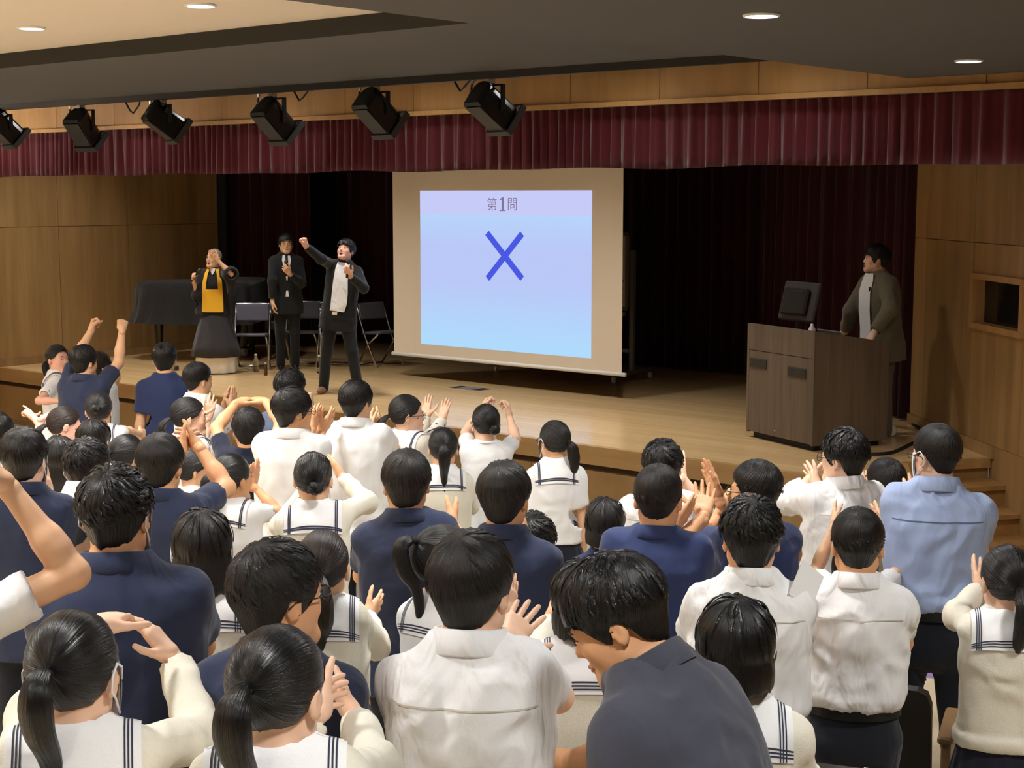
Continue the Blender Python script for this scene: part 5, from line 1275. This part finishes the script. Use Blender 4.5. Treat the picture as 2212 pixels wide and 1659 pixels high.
    for (hip, kn, ank), sg in zip(lk, (-1, 1)):
        child_t(root, SHOE_ME[shoe], 'shoe', B, np.array([ank[0], ank[1], foot[2]]))
    if watch:
        sg, S, E, W, td, Rw, hd = arms[watch]; ax_ = unit(W-E); a_ = unit(np.cross(ax_, (0, 0, 1))); b2 = np.cross(ax_, a_); c_ = W-ax_*.015
        b_ = MB(); b_.tube([c_+.031*(a_*math.cos(t_)+b2*math.sin(t_)) for t_ in np.linspace(0, 2*math.pi, 18, endpoint=False)], .006, 6, closed=True)
        b_.lathe(c_+Rw[:, 2]*.033, [(.015, -.004), (.016, .002), (.014, .006)], 14, np.stack([Rw[:, 0], Rw[:, 1], Rw[:, 2]], 1)); b_.build('wristwatch', M['dark_plate'], root, smooth=True)
    if DBG: print('PERSON %s D=%.2f H=%.2f %s' % (root.name, D0, H, label))
    return dict(root=root, P=P, B=B, Rt=Rt, Rh=Rh, Ho=Ho, HS=HS, s=s, arms=arms, cast=cast, castt=cast_torso, sheet=sheet, D=D0, H=H, foot=foot, bw=bw)
# ------------------------------------------------------------------ the audience
A_ = lambda **k: k
N0 = 0
# front row, left
person(120, 740, 54, 'g', 'pony_low', 'sailor', 'laughing student in a white sailor blouse at the far left, face turned to the right', yaw=100, hyaw=40, hp=4, smile=True, mouth=1, skin='skin_pink', R=A_(e=(84, 866), w=(132, 866), h='relax', s='n'), L='clap_low', bw=1.1, H=1.64)
person(210, 757, 50, 'g', 'bob', 'sailor', 'student almost hidden behind the boy with both fists up', yaw=30, hyaw=30, hairm='hair_brown', R=A_(e=(232, 850), w=(240, 822), t=(264, 812), h='relax'), L='clap', D=12.2, H=1.62)
person(178, 743, 62, 'b', 'boy', 'navy_polo', 'student in a navy polo shirt throwing both fists into the air', yaw=25, hyaw=22, R=A_(e=(256, 784), w=(264, 712), t=(266, 680), h='fist', p='away'), L=A_(e=(166, 770), w=(196, 716), t=(208, 684), h='fist', p='in'), skin='skin_a', H=1.76)
person(354, 738, 56, 'b', 'bowl', 'navy_tee', 'student in a navy T-shirt standing with his arms down by the stage', yaw=8, R='down', L='down', H=1.75)
person(424, 780, 64, 'b', 'fade', 'white_polo', 'short-haired student in a white polo shirt below the monk', yaw=42, hyaw=12, H=1.70)
person(212, 842, 58, 'g', 'bun', 'sailor', 'student with a neat hair bun and white sailor collar, left of the navy T-shirt', yaw=10, R=A_(e=(268, 930), w=(300, 936), h='relax'), L='clap')
person(140, 873, 58, 'g', 'pony_low', 'sailor', 'brown-haired student in profile, one arm pointing up to the left', yaw=55, hyaw=25, hp=-8, hr=-10, hairm='hair_brown', skin='skin_pink', D=9.55, L=A_(e=(104, 945), w=(74, 903), t=(44, 876), h='point', p='down'), R=A_(w=(92, 905), fw=.15, t=(126, 886), h='cup', p='down'))
person(200, 900, 64, 'g', 'bob', 'sailor', 'student with a short black bob, seen from behind under the hair bun', yaw=18, hyaw=10, D=8.7)
person(-8, 888, 60, 'b', 'boy', 'white_polo', 'student in white cut off by the left edge of the frame', yaw=0)
person(48, 920, 98, 'b', 'bowl', 'navy_polo', 'masked student in a navy polo at the left edge, behind the raised bare arm', yaw=12, hyaw=8, mask=True)
person(126, 936, 82, 'g', 'long', 'sailor', 'long-haired student squeezed between two dark heads at the left', yaw=8)
person(183, 945, 92, 'b', 'messy', 'white_shirt', 'masked student with tousled hair holding a sheet of white paper', yaw=10, hyaw=6, mask=True, R=A_(w=(196, 1092), fw=.30, t=(176, 1066), h='grip', p='in'))
person(270, 933, 66, 'g', 'pony', 'sailor', 'student with a ponytail and bare ear, looking right, beside the tousled masked boy', yaw=38, hyaw=12, H=1.54)
person(343, 933, 98, 'b', 'bowl', 'navy_polo', 'student in a navy polo, right elbow out and hand raised beside his head', yaw=22, R=A_(e=(490, 1054), w=(430, 966), t=(396, 934), h='cup', p='in'), L=A_(w=(388, 975), fw=.32, t=(412, 940), h='cup'), skin='skin_b')
person(403, 853, 68, 'g', 'pony_low', 'sailor', 'student in profile with a raised open palm, in front of the white polo', yaw=55, hyaw=28, R=A_(e=(440, 950), w=(448, 906), t=(458, 852), h='open', p='away'), L=A_(w=(430, 902), fw=.3, t=(428, 862), h='open', p='away'), skin='skin_c')
person(413, 962, 72, 'g', 'pony_low', 'sailor', 'student peeking out behind the navy boy with the bent elbow', yaw=60, hyaw=15, H=1.46)
person(535, 877, 72, 'b', 'boy', 'dark_tee', 'student in a dark tee with hands joined above the head in a ring', yaw=4, R=A_(e=(606, 912), w=(574, 868), t=(540, 856), h='cup', p='down'), L=A_(e=(468, 924), w=(510, 872), t=(545, 854), h='cup', p='down'), skin='skin_b', D=9.0, H=1.66)
person(625, 795, 70, 'b', 'messy', 'bluegrey_shirt', 'student in a blue-grey shirt half hidden at the stage front', yaw=20, hyaw=15, H=1.74)
person(628, 833, 76, 'b', 'boy', 'white_polo', 'student with glasses in a white polo, clapping to his right', yaw=18, hyaw=42, glasses=True, R=A_(e=(690, 985), w=(692, 934), t=(724, 890), h='open', p='in'), L=A_(w=(672, 930), fw=.36, t=(690, 884), h='open'), skin='skin_b', H=1.83, D=7.9)
person(767, 818, 80, 'b', 'boy', 'white_polo', 'tall student in a white polo clapping beside his face', yaw=15, hyaw=18, D=8.9, R=A_(e=(850, 972), w=(822, 934), t=(818, 884), h='flat', p='in'), L=A_(w=(800, 934), fw=.32, t=(806, 890), h='flat'), skin='skin_a', watch='R')
person(875, 848, 66, 'g', 'pony_low', 'cardigan', 'student with glasses in a cream cardigan holding both palms up', yaw=38, hyaw=40, glasses=True, R=A_(e=(938, 945), w=(954, 908), t=(966, 862), h='open', p='fwd'), L=A_(e=(900, 940), w=(920, 904), t=(922, 856), h='open', p='fwd'), skin='skin_c')
person(957, 918, 66, 'g', 'pony', 'cardigan', 'student with a long straight ponytail over a striped sailor collar', yaw=-2, R='clap', L='clap')
person(1050, 868, 62, 'g', 'bun_low', 'white_tee', 'student in a white T-shirt with a low bun, one arm bent upwards', yaw=-4, hyaw=-8, R=A_(e=(1114, 948), w=(1101, 902), t=(1094, 858), h='grip', p='in'), L=A_(e=(1006, 935), w=(1038, 888), t=(1060, 852), h='grip'), glasses=True)
person(1200, 903, 66, 'g', 'pony_side', 'sailor', 'student in a short-sleeved sailor blouse, low ponytail, right arm hanging', yaw=-6, hyaw=-22, glasses=True, mask=True, R='down', L='clap')
# middle rows
person(877, 968, 108, 'b', 'bowl', 'navy_polo', 'student with a round bowl cut and navy polo in the middle of the crowd', yaw=3, D=5.85, R=A_(w=(974, 1130), fw=.36, t=(990, 1090), h='flat'), L='clap')
person(1150, 1106, 76, 'b', 'messy', 'navy_polo', 'dark-haired student mostly hidden behind the second navy polo', yaw=5, H=1.42, D=6.2)
person(1088, 993, 112, 'b', 'bowl', 'navy_polo', 'student in a navy polo right of the bowl cut, ear showing', yaw=8, hyaw=10, skin='skin_b', D=5.45)
person(675, 970, 66, 'g', 'bun_low', 'cardigan', 'student with a low bun in a cream cardigan, right arm raised to her face', yaw=3, hyaw=8, R=A_(e=(792, 1086), w=(738, 1028), t=(712, 992), h='flat', p='in'), L='clap_high', H=1.60)
person(497, 975, 68, 'g', 'pony', 'sailor', 'student in a short-sleeved blouse clapping high, elbow out to the right', yaw=28, hyaw=18, R=A_(e=(602, 1108), w=(546, 1048), t=(560, 996), h='flat', p='in'), L=A_(w=(528, 1060), fw=.3, t=(546, 1004), h='flat'), H=1.52, skin='skin_b')
person(435, 1092, 126, 'g', 'long', 'cardigan', 'student with long black hair, cream cardigan sleeve at her right', yaw=4, mask=True, L=A_(w=(446, 1262), fw=.34, t=(402, 1236), h='flat', p='down'), R='clap')
person(245, 1003, 158, 'b', 'messy', 'navy_polo', 'broad masked man in a navy polo shirt, left foreground', yaw=6, hyaw=14, mask=True, bw=1.18, skin='skin_b', H=1.77, group='adults in the audience')
person(590, 1160, 150, 'b', 'boy', 'navy_polo', 'student with glasses in profile, navy polo, behind the second ponytail', yaw=16, hyaw=42, glasses=True, R=A_(e=(778, 1610), w=(782, 1560), t=(794, 1478), h='relax', s='f'), L='clap', skin='skin_b', H=1.67)
person(695, 1138, 92, 'g', 'pony_thick', 'cardigan', 'student in a cream cardigan with a thick brown-black ponytail, hand to the right', yaw=3, hyaw=6, R=A_(e=(812, 1392), w=(792, 1330), t=(828, 1294), h='open', p='in'), L='clap', hairm='hair_brown', H=1.50)
person(952, 1125, 106, 'g', 'pony_high', 'sailor', 'student with a very long ponytail behind the white dress shirt', yaw=42, hyaw=20, hr=-4, H=1.54)
person(1422, 1000, 108, 'b', 'fade', 'navy_polo2', 'man with a faded haircut in a navy polo, clapping to the right', yaw=8, R=A_(w=(1452, 1140), fw=.30, t=(1502, 1084), h='flat', p='in'), L=A_(w=(1520, 1116), fw=.36, t=(1524, 1048), h='open', p='cam', pole=(.3, 0, -1)), skin='skin_b', bw=1.1, group='adults in the audience')
person(1432, 948, 84, 'b', 'messy', 'white_shirt', 'student in a white shirt in front of the man with the faded haircut', yaw=5, R=A_(w=(1472, 1032), fw=.3, t=(1480, 990), h='open'), L='clap')
person(1307, 1070, 88, 'g', 'bob', 'navy_tee', 'low black-haired head in front of the navy shoulder, centre right', yaw=0, H=1.44)
person(1638, 990, 104, 'b', 'fade', 'navy_polo2', 'student with glasses in a navy polo, facing left with raised hands', yaw=-38, hyaw=-25, glasses=True, L=A_(e=(1498, 1172), w=(1548, 1122), t=(1568, 1062), h='flat', p='in'), R='clap_high', skin='skin_b', D=6.3)
person(1625, 1070, 128, 'b', 'messy', 'white_shirt', 'student with tousled hair and white dress shirt behind the black bob', yaw=-6)
person(1828, 925, 98, 'b', 'messy', 'white_shirt_long', 'student with glasses facing left, long-sleeved white shirt, black trousers', yaw=-28, hyaw=-32, glasses=True, L=A_(e=(1694, 1084), w=(1738, 1046), t=(1776, 1008), h='open', p='in'), R=A_(w=(1768, 1056), fw=.34, t=(1742, 1012), h='open'), skin='skin_c', H=1.76)
person(1917, 983, 76, 'g', 'short_f', 'sailor', 'small student with short hair beside the light blue shirt, hands raised', yaw=-35, hyaw=-15, L=A_(w=(1880, 1078), fw=.3, t=(1860, 1024), h='open', p='in'), R=A_(w=(1895, 1082), fw=.34, t=(1880, 1030), h='open'), skin='skin_c')
person(2028, 913, 107, 'b', 'fade', 'blue_shirt', 'masked man with glasses in a light blue dress shirt at the right', yaw=-6, hyaw=-36, mask=True, glasses=True, L=A_(e=(1938, 1172), w=(1994, 1078), t=(1982, 1032), h='relax', p='back'), R='clap', skin='skin_c', group='adults in the audience', stance=.15, H=1.84)
person(1850, 1118, 96, 'g', 'long', 'sailor', 'student with both elbows out, hidden behind the round black head', yaw=-3, L=A_(e=(1760, 1238), w=(1802, 1138), t=(1802, 1090), h='flat'), R=A_(e=(1940, 1232), w=(1902, 1138), t=(1892, 1092), h='flat'), H=1.46)
person(1855, 1093, 114, 'b', 'fade', 'white_shirt', 'student with a smooth round head of short hair, baggy white shirt and black trousers', yaw=-3, hairm='hair_black', H=1.60, D=5.15, L=A_(w=(1752, 1306), fw=.26, t=(1742, 1268), h='grip', p='in'))
person(2180, 1170, 106, 'g', 'pony_low', 'cardigan', 'student in a cream sweater and navy skirt at the right edge', yaw=-8, hyaw=-14, L=A_(e=(2066, 1330), w=(2116, 1270), t=(2098, 1212), h='open', p='in'), R='clap', H=1.5)
# foreground
person(-250, 1080, 170, 'b', 'boy', 'white_shirt', 'student at the left edge of whom only a bare bent arm and white sleeve show', yaw=5, R=A_(e=(162, 1238), w=(16, 1052), h='relax', s='n'), L='clap', skin='skin_a', H=1.72)
person(150, 1308, 195, 'g', 'pony', 'cardigan', 'masked student with a ponytail at bottom left, hands meeting above her cream sleeve', yaw=4, hyaw=20, mask=True, R=A_(e=(436, 1592), w=(376, 1424), t=(284, 1312), h='cup', p='down'), L=A_(w=(214, 1356), fw=.34, t=(262, 1316), h='cup', p='down'), skin='skin_c')
person(590, 1338, 208, 'g', 'pony', 'cardigan', 'student with a ponytail in the bottom foreground making a sign with both hands', yaw=5, hyaw=22, R=A_(e=(808, 1664), w=(768, 1552), t=(716, 1478), h='cup', p='in'), L=A_(w=(692, 1536), fw=.36, t=(716, 1484), h='cup'), skin='skin_c')
person(1262, 1200, 132, 'g', 'bob', 'cardigan', 'student in cream with a wide striped collar, behind the bowing boy', yaw=-3, glasses=True, L=A_(e=(1150, 1420), w=(1188, 1342), t=(1202, 1288), h='fist', p='in'), R=A_(e=(1372, 1545), w=(1354, 1482), t=(1364, 1432), h='grip', p='in'), D=4.0, H=1.55)
person(1015, 1142, 178, 'b', 'bowl', 'white_shirt', 'student in a crisp white dress shirt, centre foreground, clapping', yaw=10, hyaw=14, R=A_(e=(1204, 1505), w=(1092, 1386), t=(1146, 1312), h='open', p='back'), L='clap', skin='skin_c')
person(1592, 1278, 172, 'g', 'bob', 'cardigan', 'student with a straight black bob and sailor collar, bottom right of centre', yaw=-4, hyaw=-6, H=1.58)
person(1335, 1188, 190, 'b', 'boy', 'grey_polo', 'smiling student in a dark polo bowing forward in profile, foreground', yaw=-60, hyaw=-22, hp=-30, lean=26, L='down', R=A_(e=(1390, 1600), w=(1235, 1645), t=(1170, 1680), h='relax', s='f'), skin='skin_b', H=1.79, smile=True, D=3.05, bw=.98)
# ------------------------------------------------------------------ the four men on the stage
def mic(p, d, label):
    d = unit(d); b = MB(); a = unit(np.cross(d, (1, .3, 0))); Rm = np.stack([a, np.cross(d, a), d], 1)
    r = empty('microphone', p); tag(r, label, 'microphone', 'hand microphones')
    b.lathe(p, [(.011, -.09), (.013, -.085), (.015, .05), (.016, .06)], 12, Rm); b.build('handle', M['black_metal'], r, smooth=True)
    b = MB(); b.lathe(p, [(.016, .06), (.023, .072), (.025, .09), (.020, .11), (.008, .12)], 14, Rm); b.build('grille', M['dark_plate'], r, smooth=True)
def front(info, rows, name, mat, off=.006, n=9):
    """cloth lying on the chest: rows of (height, left edge, right edge) seen in the torso frame"""
    g = [[info['castt']((a+(b-a)*t, -.0, z), (0, 1, .0), off) for t in np.linspace(0, 1, n)] for z, a, b in rows]
    return info['sheet'](name, g, M[mat], info['root'])
SG = 'men on the stage'
def grip_pt(info, a): sg, S, E, W, td, Rw, hd = info['arms'][a]; return W+td*.075-Rw[:, 2]*.028
s2 = person(617, 503, 30, 'b', 'boy', 'suit', 'man in a black suit with a tie, microphone held at his chest', yaw=178, hyaw=-2, hp=4, R=A_(e=(588, 606), w=(588, 652), t=(592, 682), s='n', h='relax'), L=A_(e=(652, 612), w=(626, 592), t=(610, 572), s='n', h='grip', p='back'), stage=True, H=1.70, group=SG, fine=.8, skin='skin_a', glasses=True)
front(s2, [(.54, -.045, .045), (.48, -.055, .055), (.40, -.040, .040), (.30, -.018, .018), (.22, -.004, .004)], 'shirt_front', 'white_cotton', .013)
front(s2, [(.55, -.020, .020), (.52, -.016, .016), (.42, -.020, .020), (.28, -.014, .014)], 'tie', 'tie_dark', .018, 5)
front(s2, [(.10, -.012, .012), (.02, -.022, .022)], 'shirt_tail', 'white_cotton', .013, 5)
mic(grip_pt(s2, 'L'), (0, .1, 1), 'black microphone in front of the tie of the suited man')
s3 = person(752, 517, 30, 'b', 'messy', 'suit', 'man in an open black suit and white shirt, fist raised, shouting upwards', yaw=-162, hyaw=8, hp=24, slean=-7, R=A_(e=(694, 560), w=(660, 531), t=(650, 504), s='n', h='fist', p='fwd'), L=A_(e=(786, 622), w=(756, 596), t=(744, 576), s='n', h='grip', p='back'), stage=True, H=1.71, mouth=1, group=SG, fine=.8, stance=.20, skin='skin_pink', shoe='shoe_brown')
front(s3, [(.55, -.05, .05), (.48, -.085, .06), (.36, -.10, .06), (.22, -.115, .06), (.10, -.115, .06), (.02, -.10, .06)], 'shirt_front', 'white_cotton', .013)
front(s3, [(.012, -.03, .03), (-.02, -.03, .03)], 'belt_buckle', 'steel', .016, 4)
mic(grip_pt(s3, 'L'), (.05, .1, 1), 'microphone at the mouth of the shouting man')
s4 = person(1900, 527, 60, 'b', 'messy', 'jacket', 'presenter in an olive jacket and white T-shirt leaning on the lectern', yaw=-124, hyaw=26, hp=6, lean=7, R=A_(e=(1838, 672), w=(1826, 716), t=(1812, 724), h='relax', p='down', s='f'), L=A_(e=(1922, 668), w=(1888, 718), t=(1868, 748), s='n', h='relax', p='down'), stage=True, D=13.7, mouth=1, group=SG, fine=.75, skin='skin_c', shoe='shoe_white', bw=1.08)
front(s4, [(.56, -.06, .06), (.50, -.085, .075), (.40, -.09, .08), (.25, -.085, .08), (.10, -.08, .08), (-.14, -.075, .08)], 'tee_front', 'white_polo', .018)
q = s4['cast']((-.075, 0, .43), (0, 1, 0), .012); b = MB(); b.lathe(q, [(.009, -.02), (.010, .012), (.006, .02)], 10); b.build('clip_microphone', M['black_metal'], s4['root'], smooth=True)
s1 = person(466, 534, 30, 'b', 'bald', 'robe', 'shaven-headed monk in a black robe with a yellow bib, hand over his eyes', yaw=-166, hyaw=26, hp=10, bw=1.12, R=A_(e=(430, 642), w=(417, 606), t=(416, 586), s='n', h='fist', p='in'), L=A_(e=(499, 592), w=(470, 562), t=(452, 544), s='n', h='flat', p='back'), stage=True, H=1.54, mouth=1, group=SG, fine=.8, skin='skin_a', glasses=True, shoe='shoe_white')
def robe_skirt(info, rows, name, mat, seed=1):
    V_ = []; n_ = 60; P, B, s = info['P'], info['B'], info['s']
    for z_, a_, b_, wv in rows:
        for i in range(n_):
            t_ = 2*math.pi*i/n_; k = 1+wv*(math.sin(t_*9+seed)+.5*math.sin(t_*17+z_*9))
            V_.append(P+(B @ np.array([a_*math.cos(t_)*k, b_*math.sin(t_)*k, z_]))*s)
    F_ = [(k_*n_+(i+1) % n_, k_*n_+i, (k_+1)*n_+i, (k_+1)*n_+(i+1) % n_) for k_ in range(len(rows)-1) for i in range(n_)]
    mesh_obj(name, V_, F_, M[mat], info['root'], smooth=True)
robe_skirt(s1, [(.10, .155, .115, 0), (.0, .19, .145, .01), (-.2, .23, .19, .02), (-.5, .31, .26, .03), (-.66, .345, .29, .035), (-.665, .32, .27, .03)], 'robe_skirt', 'robe_skirt')
robe_skirt(s1, [(-.55, .27, .22, .02), (-.75, .28, .22, .03), (-.885, .27, .20, .05)], 'white_under_robe', 'robe_white')
front(s1, [(.27, -.140, .140), (.20, -.144, .144), (.10, -.147, .147), (.0, -.15, .15), (-.04, -.15, .15)], 'rakusu_bib', 'rakusu', .016, 9)
for q_ in (-1, 1): front(s1, [(.55, q_*.062-.024, q_*.062+.024), (.48, q_*.088-.026, q_*.088+.026), (.36, q_*.108-.028, q_*.108+.028), (.265, q_*.112-.028, q_*.112+.028)], 'rakusu_strap', 'rakusu', .016, 4)
front(s1, [(.56, -.035, .035), (.52, -.03, .03), (.47, -.004, .004)], 'under_collar', 'robe_white', .010, 5)
mic(grip_pt(s1, 'R'), (.5, .2, .6), 'microphone in the right fist of the monk')

# ------------------------------------------------------------------ auditorium seats
def seat(x, y, ang, label, plate=False, folded=True):
    z = floor_z(x, y); c = np.array([x, y, z]); R_ = rotz(ang); r = empty('auditorium_seat', c); tag(r, label, 'seat', 'auditorium seats')
    T_ = lambda a, b, h: c+R_ @ np.array([a, b, h])
    # back: rounded-top slab
    pr_ = [(-.25, .42), (-.25, .89), (-.235, .935), (-.20, .95), (.20, .95), (.235, .935), (.25, .89), (.25, .42)]; n_ = len(pr_)
    V_ = [T_(u, -.20-(h-.42)*.22-.025, h) for u, h in pr_]+[T_(u, -.20-(h-.42)*.22+.035, h) for u, h in pr_]
    mesh_obj('backrest', V_, [tuple(range(n_)), tuple(range(2*n_-1, n_-1, -1))]+[(i, n_+i, n_+(i+1) % n_, (i+1) % n_) for i in range(n_)], M['seat_dark'], r)
    b = MB(); b.box(T_(0, -.06, .60) if folded else T_(0, .06, .43), (.46, .40, .08), R_ @ rotx(math.radians(80 if folded else 4)), bev=.02); b.build('seat_cushion', M['seat_dark'], r)
    for q_ in (-1, 1):
        b = MB(); b.box(T_(q_*.29, .0, .72), (.055, .36, .03), R_, bev=.008); ar = b.build('armrest', M['seat_ply'], r)
        b = MB(); b.box(T_(q_*.29, .02, .355), (.035, .30, .70), R_, bev=.006); b.build('side_frame', M['seat_ply'], r)
    b = MB(); b.tube([T_(-.27, -.05, .36), T_(.27, -.05, .36)], .018, 8); b.build('cross_tube', M['black_metal'], r)
    if plate:
        b = MB(); b.box(T_(.02, -.312, .952), (.07, .055, .004), R_); b.build('number_plate', M['sign_white'], r)
FA = math.atan2(-_ax[0], _ax[1])
def seat_at(px_, py_, D, label, plate=False, ang=0):
    p = atd(px_, py_, D); seat(p[0], p[1], FA+ang, label, plate)
seat_at(1884, 1430, 5.85, 'dark auditorium seat with a wooden armrest right of the baggy white shirt')
seat_at(1905, 1600, 4.68, 'dark auditorium seat with a white number plate at the bottom right', True, 0)
seat_at(832, 1446, 4.3, 'dark seat glimpsed between the cream cardigan and the white dress shirt')

# ------------------------------------------------------------------ hand-held things
def card(px_, D, w_, h_, Rm, mat, label, name, cat):
    c = atd(px_[0], px_[1], D); b = MB(); b.box(c, (w_, .002 if name == 'paper_sheet' else .008, h_), Rm, bev=.0 if name == 'paper_sheet' else .003); return tag(b.build(name, mat, None, c), label, cat)
card((172, 1062), 6.35, .16, .11, rotz(YAW-.2) @ rotx(-.9), M['paper'], 'white sheet of paper held below the tousled masked boy', 'paper_sheet', 'paper')
card((1742, 1264), 4.78, .10, .13, rotz(YAW+.35) @ roty(.7) @ rotx(-.4), M['paper'], 'white sheet of paper poking out beside the baggy white shirt', 'paper_sheet', 'paper')
ph = card((1370, 1428), 3.75, .075, .15, rotz(YAW+1.0) @ roty(.12), M['black_gloss'], 'smartphone with a bright screen held up behind the bowing boy', 'smartphone', 'phone')
c = atd(1370, 1428, 3.75); R_ = rotz(YAW+1.0) @ roty(.12); b = MB(); b.box(c+R_ @ np.array([0, -.0045, 0]), (.068, .001, .140), R_); b.build('display', emit('phone_display', (.75, .95, .85), 1.0), ph)
